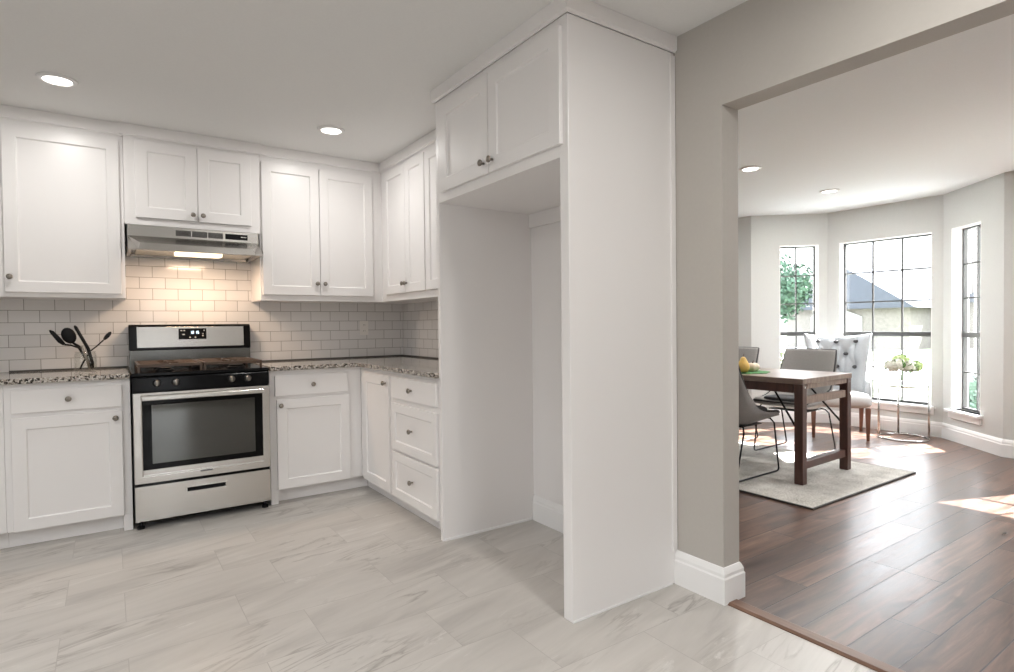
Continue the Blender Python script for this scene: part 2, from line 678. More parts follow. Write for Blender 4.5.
# ================================================================ SETTING
H = 2.436            # kitchen ceiling
HD = 2.418          # dining room ceiling
T = .109            # doorway wall thickness
struct(MB().box(-4.7, -6.9, -.12, 0.0, .12, 0).build('floor', M_TILE))
B1 = (4.76, -2.325)
B2 = (4.187, -2.953)
B0 = (4.76, -1.20)
B3 = (4.14, -.63)
struct(MB().prism([(0.0, -6.9), (B2[0]+.3, -6.9), (B2[0]+.3, B2[1]-.1), (5.05, -2.45), (5.05, -1.1), (B3[0]+.3, -.5), (B3[0]+.3, 1.3), (0.0, 1.3)], 'z', -.12, -.0005).build('floor_dining', M_WOODF))
struct(MB().box(-4.7, -6.9, H, T-.001, .12, H+.12).build('ceiling', M_CEIL))
struct(MB().prism([(T, -6.9), (B2[0]+.3, -6.9), (B2[0]+.3, B2[1]-.1), (5.02, -2.42), (5.02, -1.1), (B3[0]+.3, -.5), (B3[0]+.3, 1.3), (T, 1.3)], 'z', HD, HD+.14).build('ceiling_dining', M_DCEIL))


def wall(name, A, B, m, thick=.12, openings=(), z1=H, inset=0.0):
    """wall face from A to B (room on the left of A->B is the outside: thickness grows to the right)"""
    A = Vector((*A, 0))
    B = Vector((*B, 0))
    L = (B-A).length
    d = (B-A)/L
    nrm = Vector((d.y, -d.x, 0))
    ss = sorted({0.0, L, *[v for o in openings for v in o[:2]]})
    zs = sorted({0.0, z1, *[v for o in openings for v in o[2:]]})
    mb = MB()
    keep = {}
    for i in range(len(ss)-1):
        for k in range(len(zs)-1):
            cs, cz = (ss[i]+ss[i+1])/2, (zs[k]+zs[k+1])/2
            keep[i, k] = not any(o[0] < cs < o[1] and o[2] < cz < o[3] for o in openings)
    vs = {}

    def V(i, k, b):
        if (i, k, b) not in vs:
            p = A+d*ss[i]+nrm*(thick if b else 0)
            vs[i, k, b] = mb.bm.verts.new((p.x, p.y, zs[k]))
        return vs[i, k, b]
    for (i, k), on in keep.items():
        if not on:
            continue
        mb.bm.faces.new((V(i, k, 0), V(i+1, k, 0), V(i+1, k+1, 0), V(i, k+1, 0)))
        mb.bm.faces.new((V(i, k, 1), V(i, k+1, 1), V(i+1, k+1, 1), V(i+1, k, 1)))
        if not keep.get((i-1, k)):
            mb.bm.faces.new((V(i, k, 0), V(i, k+1, 0), V(i, k+1, 1), V(i, k, 1)))
        if not keep.get((i+1, k)):
            mb.bm.faces.new((V(i+1, k, 0), V(i+1, k, 1), V(i+1, k+1, 1), V(i+1, k+1, 0)))
        if not keep.get((i, k-1)):
            mb.bm.faces.new((V(i, k, 0), V(i, k, 1), V(i+1, k, 1), V(i+1, k, 0)))
        if not keep.get((i, k+1)):
            mb.bm.faces.new((V(i, k+1, 0), V(i+1, k+1, 0), V(i+1, k+1, 1), V(i, k+1, 1)))
    return struct(mb.build(name, m)), A, d, nrm


# kitchen shell
ZW0, ZW1 = .305, 2.062
wall('wall_back', (0, 0), (-4.6, 0), M_WALL)          # stove wall
_, Ae, de, ne = wall('wall_left', (-4.6, 0), (-4.6, -6.6), M_WALL, .16, [(2.4, 4.0, 1.05, 2.05)])
_, Af, df, nf = wall('wall_rear', (-4.6, -6.6), (0, -6.6), M_WALL, .16, [(2.85, 3.45, .08, ZW1)])
YD = 3.161
wall('wall_doorway', (0, -6.6), (0, 1.18), M_WALL, T, openings=[(1.3, 6.6-YD, 0, 2.067)])
# dining shell
wall('wall_dining_back', (B3[0], 1.18), (T, 1.18), M_DWALL, thick=-.12)
_, A3, d3, n3 = wall('wall_dining_left', B3, (B3[0], 1.18), M_DWALL)
_, Aa, da, na = wall('wall_bay_left', B0, B3, M_DWALL, .16, [(.095, .527, ZW0, ZW1)])
_, Ab, db, nb = wall('wall_bay_center', B1, B0, M_DWALL, .16, [(.095, 1.0, ZW0, ZW1)])
_, Ac, dc, nc = wall('wall_bay_right', B2, B1, M_DWALL, .16, [(.29, .723, ZW0, ZW1)])
_, Ad, dd, nd = wall('wall_dining_right', (B2[0], -6.6), B2, M_DWALL, .16, [(1.35, 2.74, ZW0, ZW1)])
wall('wall_dining_rear', (T, -6.6), (B2[0], -6.6), M_DWALL)


def window(n, A, d, nrm, s0, s1, cols, rows_low, sill=True, z0=None, zm=1.03, z1=None):
    """double-hung metal window set at the outer side of its opening; local x = along the wall, local y = outward"""
    ang = math.atan2(d.y, d.x)
    o = bpy.data.objects.new('window_%d' % n, None)
    C.objects.link(o)
    o.location = (A.x, A.y, 0)
    # local +y must be outward: nrm = (dy,-dx) is -90deg from d, so mirror through a flip of the frame
    o.rotation_euler = (0, 0, ang)
    struct(o)
    y0, y1 = -.135, -.095       # outward is local -y
    fr = MB()
    f = .022
    ZW0 = z0 or globals()['ZW0']
    ZW1 = z1 or globals()['ZW1']
    fr.box(s0, y0, ZW0, s0+f, y1, ZW1).box(s1-f, y0, ZW0, s1, y1, ZW1)
    fr.box(s0+f, y0, ZW0, s1-f, y1, ZW0+f).box(s0+f, y0, ZW1-f, s1-f, y1, ZW1)
    fr.box(s0+f, y0, zm-.024, s1-f, y1+.012, zm+.024)
    fo = struct(fr.build('frame', M_BRONZE, o, .002))
    mu = MB()
    t = .014
    for (a, b, rows) in ((ZW0+f, zm-.024, rows_low), (zm+.024, ZW1-f, rows_low+1)):
        zs = [a+(b-a)*k/rows for k in range(1, rows)]
        for k in range(1, cols):
            x = s0+f+(s1-s0-2*f)*k/cols
            mu.box(x-t/2, y0+.012, a, x+t/2, y1-.008, b)
        for z in zs:
            mu.box(s0+f, y0+.013, z-t/2, s1-f, y1-.009, z+t/2)
    struct(mu.build('muntins', M_BRONZE, o))
    struct(MB().box(s0+f*.5, y0+.017, ZW0+f*.5, s1-f*.5, y0+.022, ZW1-f*.5).build('glass', M_PANE, o))
    if sill:
        sl = MB()
        sl.box(s0-.035, -.09, ZW0-.028, s1+.035, .045, ZW0)
        sl.box(s0-.02, .0005, ZW0-.085, s1+.02, .018, ZW0-.028)
        struct(sl.build('sill', M_TRIM, o, .004))
        # white reveal lining round the opening
        rv = MB()
        q = .008
        rv.box(s0, y1, ZW0, s0+q, -.001, ZW1).box(s1-q, y1, ZW0, s1, -.001, ZW1).box(s0+q, y1, ZW1-q, s1-q, -.001, ZW1)
        struct(rv.build('reveal', M_TRIM, o))
    # latches on the meeting rail and side frame
    struct(MB().box(s0+f, y1, zm+.27, s0+f+.012, y1+.014, zm+.31).build('latch', M_WHITEP, o, .002))
    return o


window(1, Aa, da, na, .095, .527, 2, 2)
window(2, Ab, db, nb, .095, 1.0, 3, 2)
window(3, Ac, dc, nc, .29, .723, 2, 2)
window(4, Ad, dd, nd, 1.35, 2.74, 4, 2)
window(5, Ae, de, ne, 2.4, 4.0, 3, 1, z0=1.05, zm=1.5, z1=2.05)
window(6, Af, df, nf, 2.85, 3.45, 2, 2, sill=False, z0=.08, zm=1.03)  # unseen rear window, added for the bright reflection in the range steel

# baseboards -------------------------------------------------------
BB = [(0, 0), (.017, 0), (.017, .105), (.013, .112), (.013, .125), (.008, .138), (.003, .148), (0, .150)]


def baseboard(name, path, closed_end=True):
    """path: list of xy points along the wall face; board grows to the LEFT of travel"""
    P = [Vector((*p, 0)) for p in path]
    rings = []
    for i, p in enumerate(P):
        d0 = (P[i]-P[i-1]).normalized() if i else (P[1]-P[0]).normalized()
        d1 = (P[i+1]-P[i]).normalized() if i < len(P)-1 else d0
        n0 = Vector((-d0.y, d0.x, 0))
        n1 = Vector((-d1.y, d1.x, 0))
        m = (n0+n1)
        m = m/(m.length_squared/2) if m.length > 1e-6 else n0
        rings.append([(p.x+m.x*o, p.y+m.y*o, z) for o, z in BB])
    return struct(MB().loft(rings).build(name, M_TRIM))


bd = [(0.0, -2.9185), (0.0, -YD), (T, -YD), (T, 1.0)]


def baseboard_r(name, path):
    """same, board grows to the RIGHT of travel"""
    P = [Vector((*p, 0)) for p in path]
    rings = []
    for i, p in enumerate(P):
        d0 = (P[i]-P[i-1]).normalized() if i else (P[1]-P[0]).normalized()
        d1 = (P[i+1]-P[i]).normalized() if i < len(P)-1 else d0
        n0 = Vector((d0.y, -d0.x, 0))
        n1 = Vector((d1.y, -d1.x, 0))
        m = (n0+n1)
        m = m/(m.length_squared/2) if m.length > 1e-6 else n0
        rings.append([(p.x+m.x*o, p.y+m.y*o, z) for o, z in BB])
    return struct(MB().loft(rings).build(name, M_TRIM))


baseboard_r('baseboard_doorway', bd)
baseboard('baseboard_bay', [(B2[0], -6.5), B2, B1, B0, B3, (B3[0], 1.15)])
baseboard('baseboard_alcove', [(0.0, -2.886), (0.0, -1.858)])

# wooden threshold between tile and planks
struct(MB().prism([(0.0, 0), (.072, 0), (.072, .003), (.06, .009), (.012, .009), (0.0, .003)], 'y', -YD-.019, -5.28).build('trim_1', M_THRESH))

# backsplash tile
struct(MB().box(-2.75, -.008, .9155, -.008, 0, 1.83).build('wall_tile', M_SUB_X))
struct(MB().box(-.008, -.0, .9155, 0, -1.825, 1.40).build('wall_tile_side', M_SUB_Y))
mb = MB()
mb.box(-2.60, -.016, .916, -1.993, -.008, .926).box(-1.24, -.016, .916, -.008, -.008, .926).box(-.016, -.016, .916, -.008, -1.825, .926)
struct(mb.build('trim_2', M_JOINT))

# ================================================================ KITCHEN CABINETS
GROUP_L = None


def knob(parent, x, z, y):
    """small round nickel knob on a front at depth y"""
    mb = MB().lathe([(.006, 0), (.0055, .010), (.006, .013), (.0135, .017), (.0155, .022), (.0145, .027), (.009, .0305), (.001, .0315)], (x, y, z), 20, 'y')
    k = mb.build('knob', M_NICKEL, parent, smooth=True)
    return k


def front(parent, kind, x0, z0, x1, z1, kn=None, fr=.062, name=None):
    mb = MB()
    if kind == 'slab':
        mb.box(x0, -.019, z0, x1, -.0005, z1)
    else:
        mb.door(x0, z0, x1, z1, fr=fr, y1=-.0005)
    name = name or ('drawer' if kind == 'slab' else 'door')
    o = mb.build(name, M_CAB, parent, .0022)
    if kn:
        knob(o, kn[0], kn[1], -.0192)
    return o


def at_back(x, y, z=0):
    return (x, y, z), 0.0


def at_right(x, y, z=0):
    return (x, y, z), -PI/2


# --- wall cabinets on the stove wall (local x = world x, front at y=0 of the cabinet frame)
ZU, ZT = 1.362, 2.370
t = thing('wall_cabinet', 'tall single-door white wall cabinet left of the range hood, knob at its lower left corner', 'cabinet', (-2.60, -.33, 0))
MB().box(0, 0, ZU, .598, .3215, ZT).build('body', M_CAB, t, .0015)
front(t, 'door', .028, ZU+.026, .576, 2.328, (.052, 1.475))
t = thing('wall_cabinet', 'next white wall cabinet at the left edge of the picture, mostly out of frame', 'cabinet', (-3.30, -.33, 0))
MB().box(0, 0, ZU, .699, .3215, ZT).build('body', M_CAB, t, .0015)
front(t, 'door', .03, ZU+.026, .670, 2.328, (.64, 1.475))

t = thing('wall_cabinet', 'short white two-door cabinet directly above the stainless range hood', 'cabinet', (-2.001, -.35, 0))
MB().box(0, 0, 1.822, .783, .3415, ZT).build('body', M_CAB, t, .0015)
front(t, 'door', .058, 1.866, .400, 2.346, (.372, 1.905), .066)
front(t, 'door', .403, 1.866, .727, 2.346, (.430, 1.905), .066)

t = thing('wall_cabinet', 'white two-door wall cabinet right of the range hood, in the room corner', 'cabinet', (-1.217, -.33, 0))
MB().box(0, 0, ZU, 1.208, .3215, ZT).build('body', M_CAB, t, .0015)
front(t, 'door', .014, ZU+.04, .408, 2.325, (.384, 1.487))
front(t, 'door', .413, ZU+.04, .818, 2.325, (.440, 1.487))

t = thing('wall_cabinet', 'white two-door wall cabinet on the side wall, next to the corner', 'cabinet', *at_right(-.319, -.3305))
MB().box(0, 0, ZU, .781, .310, ZT).build('body', M_CAB, t, .0015)
front(t, 'door', .090, ZU+.05, .468, 2.335, (.448, 1.478))
front(t, 'door', .472, ZU+.05, .776, 2.335, (.494, 1.478))
t = thing('wall_cabinet', 'white wall cabinet half hidden behind the tall refrigerator surround', 'cabinet', *at_right(-.319, -1.1125))
MB().box(0, 0, ZU, .712, .310, ZT).build('body', M_CAB, t, .0015)
front(t, 'door', .008, ZU+.05, .345, 2.335)
front(t, 'door', .350, ZU+.05, .690, 2.335)

# --- crown boards (trim along the ceiling)


def crown(n, path, z0=2.366, t=.018):
    """flat crown board; grows to the RIGHT of travel"""
    P = [Vector((*p, 0)) for p in path]
    prof = [(0.0005, z0+.004), (t*.5, z0), (t*.5, z0+.006), (t, z0+.012), (t, H-.0005), (0.0005, H-.0005)]
    rings = []
    for i, p in enumerate(P):
        d0 = (P[i]-P[i-1]).normalized() if i else (P[1]-P[0]).normalized()
        d1 = (P[i+1]-P[i]).normalized() if i < len(P)-1 else d0
        n0 = Vector((d0.y, -d0.x, 0))
        n1 = Vector((d1.y, -d1.x, 0))
        m = (n0+n1)
        m = m/(m.length_squared/2)
        rings.append([(p.x+m.x*o, p.y+m.y*o, z) for o, z in prof])
    return struct(MB().loft(rings).build('trim_%d' % n, M_CAB))


crown(3, [(-3.30, -.33), (-2.0016, -.33)], 2.358)
crown(4, [(-2.001, -.33), (-2.001, -.35), (-1.218, -.35), (-1.218, -.33)], 2.360)
crown(5, [(-1.2175, -.33), (-.319, -.33), (-.319, -1.8255)], 2.360)

# --- refrigerator surround
t = thing('refrigerator_surround', 'tall white built-in refrigerator surround with empty bay and cabinet on top', 'cabinet', *at_right(-.620, -1.826))
D_ = .6185
MB().box(0, .0, 0.0005, .030, D_, ZT).build('side_panel', M_CAB, t, .002)
MB().box(1.040, .0, 0.0005, 1.092, D_, ZT).build('side_panel', M_CAB, t, .003)
MB().box(.0301, 0, 1.828, 1.0399, D_, ZT).build('upper_cabinet', M_CAB, t, .0015)
front(t, 'door', .079, 1.874, .546, 2.332, (.512, 1.925), .066)
front(t, 'door', .551, 1.874, 1.062, 2.332, (.586, 1.925), .066)
MB().box(.0302, D_-.004, .152, 1.0398, D_-.0005, 1.8278).build('back_panel', M_CAB, t)
mb = MB()
mb.box(.0302, D_-.022, 1.745, 1.0398, D_-.0045, 1.8275)
mb.build('cleat', M_CAB, t, .002)
# scribe strip where the outer panel meets the wall
MB().box(1.0922, D_-.030, .152, 1.100, D_-.0005, 2.355).build('scribe_strip', M_CAB, t, .002)
mb = MB().prism([(.030, .0006), (.036, .0006), (.036, .012), (.030, .015)], 'y', .01, D_-.02)
mb.build('shoe_strip', M_TRIM, t)
mb = MB().box(1.0922, .002, .0006, 1.097, D_-.03, .008)
mb.build('shoe_strip', M_TRIM, t)
crown(6, [(-.3195, -1.826), (-.620, -1.826), (-.620, -2.918), (-.0005, -2.918)])

# --- base cabinets
FB = -.611
CT0 = .886          # underside of the stone


def base(label, loc, rz, wd, depth, kick_l=0.0, kick_r=0.0, ext_l=0.0, ext_r=0.0):
    t = thing('base_cabinet', label, 'cabinet', loc, rz)
    mb = MB()
    mb.box(0, 0, .098, wd, depth, CT0)
    mb.box(-ext_l, .0635, 0.0005, wd+ext_r, depth, .098)
    if kick_r:
        mb.box(wd-kick_r, 0, .0005, wd, .063, .098)
    if kick_l:
        mb.box(0, 0, .0005, kick_l, .063, .098)
    mb.build('body', M_CAB, t, .0015)
    return t


t = base('white base cabinet left of the range with one drawer over a door', (-2.560, FB, 0), 0, .561, .609, 0, .045)
front(t, 'slab', .030, .728, .520, .852, (.275, .792))
front(t, 'door', .028, .098, .520, .704, (.488, .665))
t = base('white base cabinet at the left picture edge, only its side stile in view', (-3.20, FB, 0), 0, .639, .609)
front(t, 'slab', .03, .728, .585, .852, (.31, .792))
front(t, 'door', .03, .098, .585, .704, (.06, .665))
t = base('white base cabinet right of the range with one drawer over a door', (-1.232, FB, 0), 0, .6215, .609, .045, 0, 0, .063)
front(t, 'slab', .031, .716, .521, .852, (.276, .785))
front(t, 'door', .041, .098, .530, .694, (.064, .655))
t = base('narrow white base cabinet with one tall door in the kitchen corner', *at_right(-.6104, -.6115), .5585, .6005, 0, 0, .0625)
front(t, 'door', .083, .100, .540, .852, (.500, .806))
t = base('white base cabinet with three stacked drawers beside the refrigerator surround', *at_right(-.6104, -1.1705), .655, .6005)
front(t, 'slab', .018, .725, .632, .854, (.325, .790))
front(t, 'door', .020, .398, .632, .690, (.325, .548), .055, 'drawer')
front(t, 'door', .020, .098, .632, .384, (.325, .245), .055, 'drawer')

# worktops
o = MB().box(-3.2, -.648, CT0+.0003, -1.9995, -.0085, .9155).build('countertop', M_GRAN, None, .004)
tag(o, 'speckled granite worktop left of the range', 'countertop')
o = MB().prism([(-1.2315, -.648), (-.648, -.648), (-.648, -1.8252), (-.0085, -1.8252), (-.0085, -.0085), (-1.2315, -.0085)], 'z', CT0+.0003, .9155).build('countertop', M_GRAN, None, .004)
tag(o, 'L-shaped speckled granite worktop running from the range into the corner', 'countertop')

# ================================================================ RANGE
RX0, RX1 = -1.9905, -1.2445
rw = RX1-RX0
t = thing('gas_range', 'freestanding stainless steel and black gas range between the white cabinets', 'stove', (RX0, -.66, 0))
rc = rw/2
MB().box(0, .018, .045, rw, .635, .895).build('body', M_BLACK, t, .004)
ck = MB()
ck.box(-.003, -.004, .895, rw+.003, .560, .914)
ck.build('cooktop', M_BLACK, t, .006)
cp = MB().prism([(-.004, .806), (.03, .806), (.03, .8948), (.010, .8948), (-.004, .886)], 'x', 0, rw)
cp.build('control_panel', M_BLACK, t, .003)
M_KNOB = mat('dark_metal_range_knob', (.16, .155, .15), .3, 1.0)
for kx in (.122, .220, .523, .618):
    k = MB().lathe([(.022, 0), (.0215, .008), (.018, .011), (.0165, .028), (.014, .031), (.001, .0315)], (kx, -.0045, .853), 24, 'y').build('knob', M_KNOB, t, smooth=True)
    MB().box(kx-.004, -.041, .838, kx+.004, -.0345, .868).build('pointer', M_NICKEL, k, .0015)
# oven door: steel frame round a dark window
dr = t
d = MB()
d.door(.002, .273, rw-.002, .800, y0=-.022, fr=.040, rec=.004, y1=.0175)
d = d.build('oven_door', M_STEEL, t, .003)
M_OVEN = mat('dark_oven_glass', (.005, .005, .005), .05, spec=.12)
M_OVENW = mat('mirror_grey_oven_window', (.10, .10, .095), .06, .85)
MB().box(.046, -.0215, .350, rw-.046, -.0185, .757).build('glass_frame', M_OVEN, d, .004)
MB().box(.092, -.0232, .384, rw-.092, -.0217, .728).build('oven_window', M_OVENW, d, .003)
hd = MB()
hd.box(.040, -.060, .756, rw-.040, -.046, .785)
hd.build('handle', M_STEEL, d, .006, seg=3)
for x in (.055, rw-.075):
    MB().box(x, -.046, .760, x+.02, -.0222, .781).build('handle_post', M_STEEL, d, .002)
# small dark nameplate (its lettering cannot be read in the photograph)
MB().box(rc-.033, -.0232, .301, rc+.033, -.0221, .311).build('badge', M_KNOB, d, .001)
# warming drawer with recessed black pull
dw = MB()
x0, x1, z0, z1 = .003, rw-.003, .052, .255
sx0, sx1, sz0, sz1 = rc-.105, rc+.105, .190, .214
dw.box(x0, -.014, z0, sx0, .0175, z1).box(sx1, -.014, z0, x1, .0175, z1)
dw.box(sx0, -.014, z0, sx1, .0175, sz0).box(sx0, -.014, sz1, sx1, .0175, z1)
bmesh.ops.remove_doubles(dw.bm, verts=dw.bm.verts, dist=1e-5)
dw = dw.build('drawer', M_STEEL, t)
pl = MB()
for (ya, yb, grow) in ((-.0165, -.0141, .010),):
    pl.box(sx0-grow, ya, sz0-grow*.7, sx1+grow, yb, sz0).box(sx0-grow, ya, sz1, sx1+grow, yb, sz1+grow*.7)
    pl.box(sx0-grow, ya, sz0, sx0, yb, sz1).box(sx1, ya, sz0, sx1+grow, yb, sz1)
pl.build('pull_rim', M_STEEL, dw, .002)
MB().box(sx0+.0005, .004, sz0+.0005, sx1-.0005, .017, sz1-.0005).build('pull_recess', M_BLACKM, dw)
for x in (.03, rw-.03):
    for y in (.035, .58):
        MB().lathe([(.020, 0.0005), (.020, .014), (.010, .018), (.010, .0452)], (x, y, 0), 16).build('foot', M_BLACKM, t)
# backguard
bgx = MB().box(.004, .560, .895, rw-.004, .645, 1.040).build('back_riser', steel_mat('dark_stainless_steel', base=(.20, .20, .19), rough=.25), t, .004)
bgp = MB().prism([(.552, 1.028), (.645, 1.028), (.645, 1.2), (.575, 1.2), (.560, 1.19)], 'x', .002, rw-.002).build('backguard', M_BLACK, t, .006)
fa = MB().prism([(.5505, 1.046), (.5555, 1.046), (.5620, 1.184), (.5570, 1.184)], 'x', .048, rw-.048).build('backguard_face', M_STEEL, bgp, .001)
dp = MB().prism([(.5485, 1.098), (.5545, 1.098), (.5580, 1.172), (.5520, 1.172)], 'x', .288, .458).build('display_panel', M_BLACK, bgp, .002)
# clock digits and key marks
dg = MB()


def seg7(mb, ch, x, z, s, y):
    on = {'1': 'bc', '7': 'abc', '2': 'abged', '5': 'afgcd', '0': 'abcdef'}[ch]
    wd, ht, th = s*.5, s, s*.14
    R = dict(a=(0, ht-th, wd, ht), g=(0, ht/2-th/2, wd, ht/2+th/2), d=(0, 0, wd, th), f=(0, ht/2, th, ht), b=(wd-th, ht/2, wd, ht), e=(0, 0, th, ht/2), c=(wd-th, 0, wd, ht/2))
    for q in on:
        a, b, c, e = R[q]
        mb.box(x+a, y-.0008, z+b, x+c, y, z+e)


for k, ch in enumerate('1215'):
    seg7(dg, ch, .357+k*.0135+(.004 if k > 1 else 0), 1.135, .019, .5492)
dg.build('clock_digits', M_DIGIT, dp)
for (x, z, w2) in ((.300, 1.155, .008), (.318, 1.155, .008), (.310, 1.128, .014), (.352, 1.108, .009), (.385, 1.108, .009), (.432, 1.118, .007), (.432, 1.132, .008), (.440, 1.155, .006)):
    MB().box(x, .5475, z, x+w2, .5487, z+.006).build('key_mark', M_WHITEP, dp)
# burners and grates
for (x, y, r) in ((.17, .14, .05), (.17, .41, .04), (rw-.17, .14, .055), (rw-.17, .41, .04), (rc, .275, .045)):
    bb = MB().lathe([(r, .9142), (r, .922), (r*.8, .926), (r*.8, .934), (r*.7, .937), (.001, .938)], (x, y, 0), 24).build('burner', M_BLACKM, t, smooth=False)
for (gx0, gx1) in ((.030, rc-.003), (rc+.003, rw-.030)):
    gr = MB()
    gy0, gy1 = .045, .525
    zz0, zz1 = .944, .962
    gr.box(gx0, gy0, zz0, gx1, gy0+.014, zz1).box(gx0, gy1-.014, zz0, gx1, gy1, zz1)
    gr.box(gx0, gy0+.014, zz0, gx0+.014, gy1-.014, zz1).box(gx1-.014, gy0+.014, zz0, gx1, gy1-.014, zz1)
    gm = (gx0+gx1)/2
    gr.box(gx0+.014, .268, zz0, gx1-.014, .284, zz1)
    for yy in (.10, .155, .21, .335, .39, .45):
        gr.box(gx0+.014, yy, zz0+.002, gm-.05, yy+.012, zz1)
        gr.box(gm+.05, yy, zz0+.002, gx1-.014, yy+.012, zz1)
    for xx in (gm-.006,):
        gr.box(xx, gy0+.014, zz0+.002, xx+.012, .10, zz1).box(xx, .45, zz0+.002, xx+.012, gy1-.014, zz1).box(xx, .20, zz0+.002, xx+.012, .35, zz1-.001)
    for (xx, yy) in ((gx0, gy0), (gx1-.014, gy0), (gx0, gy1-.014), (gx1-.014, gy1-.014)):
        gr.box(xx, yy, .9143, xx+.014, yy+.014, zz0)
    gr.build('grate', M_IRON, t, .002)

# ================================================================ RANGE HOOD
hx0, hx1 = -1.989, -1.228
hw = hx1-hx0
t = thing('range_hood', 'stainless under-cabinet range hood with a lit lamp above the range', 'range hood', (hx0, -.488, 0))
HT, HM, HL, HB = 1.8215, 1.752, 1.694, 1.652
yb = .478            # back
shell = MB()
V = shell.poly
fcs = shell.bm.faces.new
A_ = V([(0, .138, HT), (hw, .138, HT), (hw, .138, HM), (0, .138, HM)])
L_ = V([(.062, .004, HL), (hw-.062, .004, HL), (hw-.052, 0, HB), (.052, 0, HB)])
E_ = V([(0, .0, HB), (hw, .0, HB)])
K_ = V([(0, yb, HT), (hw, yb, HT), (hw, yb, HB), (0, yb, HB)])
fcs((A_[0], A_[1], A_[2], A_[3]))
fcs((A_[3], A_[2], L_[1], L_[0]))
fcs((L_[0], L_[1], L_[2], L_[3]))
fcs((A_[3], L_[0], L_[3], E_[0]))
fcs((A_[2], E_[1], L_[2], L_[1]))
fcs((A_[0], K_[0], K_[1], A_[1]))
fcs((A_[0], A_[3], E_[0], K_[3], K_[0]))
fcs((A_[1], K_[1], K_[2], E_[1], A_[2]))
fcs((K_[0], K_[3], K_[2], K_[1]))
# inner pan, raised inside the rim
ri = .018
zi = HB+.020
P0 = [E_[0], L_[3], L_[2], E_[1], K_[2], K_[3]]
I0 = V([(ri, ri, HB), (hw-ri, ri, HB), (hw-ri, yb-ri, HB), (ri, yb-ri, HB)])
I1 = V([(ri+.01, ri+.01, zi), (hw-ri-.01, ri+.01, zi), (hw-ri-.01, yb-ri-.01, zi), (ri+.01, yb-ri-.01, zi)])
fcs((E_[0], L_[3], L_[2], E_[1], I0[1], I0[0]))
fcs((E_[1], K_[2], I0[2], I0[1]))
fcs((K_[2], K_[3], I0[3], I0[2]))
fcs((K_[3], E_[0], I0[0], I0[3]))
for k in range(4):
    j = (k+1) % 4
    fcs((I0[k], I0[j], I1[j], I1[k]))
fcs(I1)
sh = shell.build('hood_shell', steel_mat('grey_hood_steel', base=(.47, .455, .43), rough=.26), t, .002)
vt = MB()
for k in range(3):
    x0 = .262+k*.094
    vt.box(x0, .1345, 1.768, x0+.086, .1375, 1.804)
vent = vt.build('vent_grille', mat('dark_vent_slots', (.10, .095, .09), .5, .6), t)
sl = MB()
for k in range(3):
    x0 = .262+k*.094
    for q in range(6):
        sl.box(x0+.004, .1325, 1.7705+q*.0055, x0+.082, .1344, 1.7733+q*.0055)
sl.build('louver', M_KNOB, vent)
cpn = MB().box(.552, .1335, 1.768, .690, .1377, 1.804).build('control_strip', M_BLACKM, t, .001)
sm = MB()
for k in range(4):
    sm.box(.648+k*.009, .1325, 1.784, .654+k*.009, .1334, 1.789)
sm.build('switch_marks', M_WHITEP, cpn)
fl = MB().box(.045, .05, zi-.006, hw-.045, .44, zi-.0003)
fl.build('grease_filter', mat('aluminium_filter_mesh', (.55, .52, .47), .45, .9), t)
ln = MB().prism([(.05, zi-.0065), (.20, zi-.0065), (.19, zi-.030), (.06, zi-.036)], 'x', .255, .520)
ln.build('lamp_lens', M_HOODLENS, t, .003)
ho = lamp('hood_lamp', 'AREA', (hx0+.39, -.488+.105, zi-.042), 5.5, (1, .71, .49), target=(hx0+.39, -.30, 0), shape='RECTANGLE', size=.24, size_y=.06)

# ================================================================ WALL OUTLET, UTENSILS
t = thing('wall_outlet', 'white duplex outlet plate on the tile near the corner', 'outlet', (-.354, -.0085, 1.160))
MB().box(-.036, -.005, -.058, .036, 0, .058).build('cover_plate', M_WHITEP, t, .002)
for z in (-.024, .024):
    r_ = MB().lathe([(.0165, 0), (.0165, .002), (.001, .0022)], (0, -.005, z), 20, 'y').build('receptacle', M_WHITEP, t)
    MB().box(-.007, -.0078, z-.004, -.005, -.0073, z+.006).box(.005, -.0078, z-.004, .007, -.0073, z+.006).build('slot', M_BLACKM, r_)

JX, JY, JZ = -2.215, -.265, .9158
t = thing('utensil_jar', 'clear glass jar holding black utensils on the worktop left of the range', 'jar', (JX, JY, JZ))
MB().lathe([(.050, 0), (.056, .004), (.058, .02), (.056, .10), (.050, .115), (.053, .122), (.050, .122), (.047, .115), (.052, .10), (.053, .02), (.045, .010), (.001, .010)], seg=28).build('glass_body', M_CLEAR, t, smooth=True)


def limb(P):
    return [Vector(p)-Vector((0, 0, 0)) for p in P]


def utensil(name, label, cat, parts):
    t = thing(name, label, cat, (JX, JY, JZ+.0105))
    for (pn, mb, m) in parts:
        mb.xform(Matrix.Translation(Vector((-JX, -JY, -JZ-.0105))))
        mb.build(pn, m, t, smooth=True)
    return t


def paddle(c, ax, w_, l_, th, dish=0.0, seg=20, point=0.0):
    """flat oval blade centred at c, long axis ax"""
    ax = Vector(ax).normalized()
    side = Vector((0, 1, 0)).cross(ax).normalized()
    nrm = ax.cross(side)
    mb = MB()
    rings = []
    for (s, o) in ((.05, -th), (.7, -th), (1, -th*.3), (1, th*.3), (.7, th-dish*.4), (.05, th-dish)):
        ring = []
        for k in range(seg):
            a = 2*PI*k/seg
            ring.append(Vector(c)+ax*(math.cos(a)*l_*s)+side*(math.sin(a)*w_*s*(1-point*math.cos(a)))+nrm*o)
        rings.append(ring)
    mb.loft(rings)
    return mb


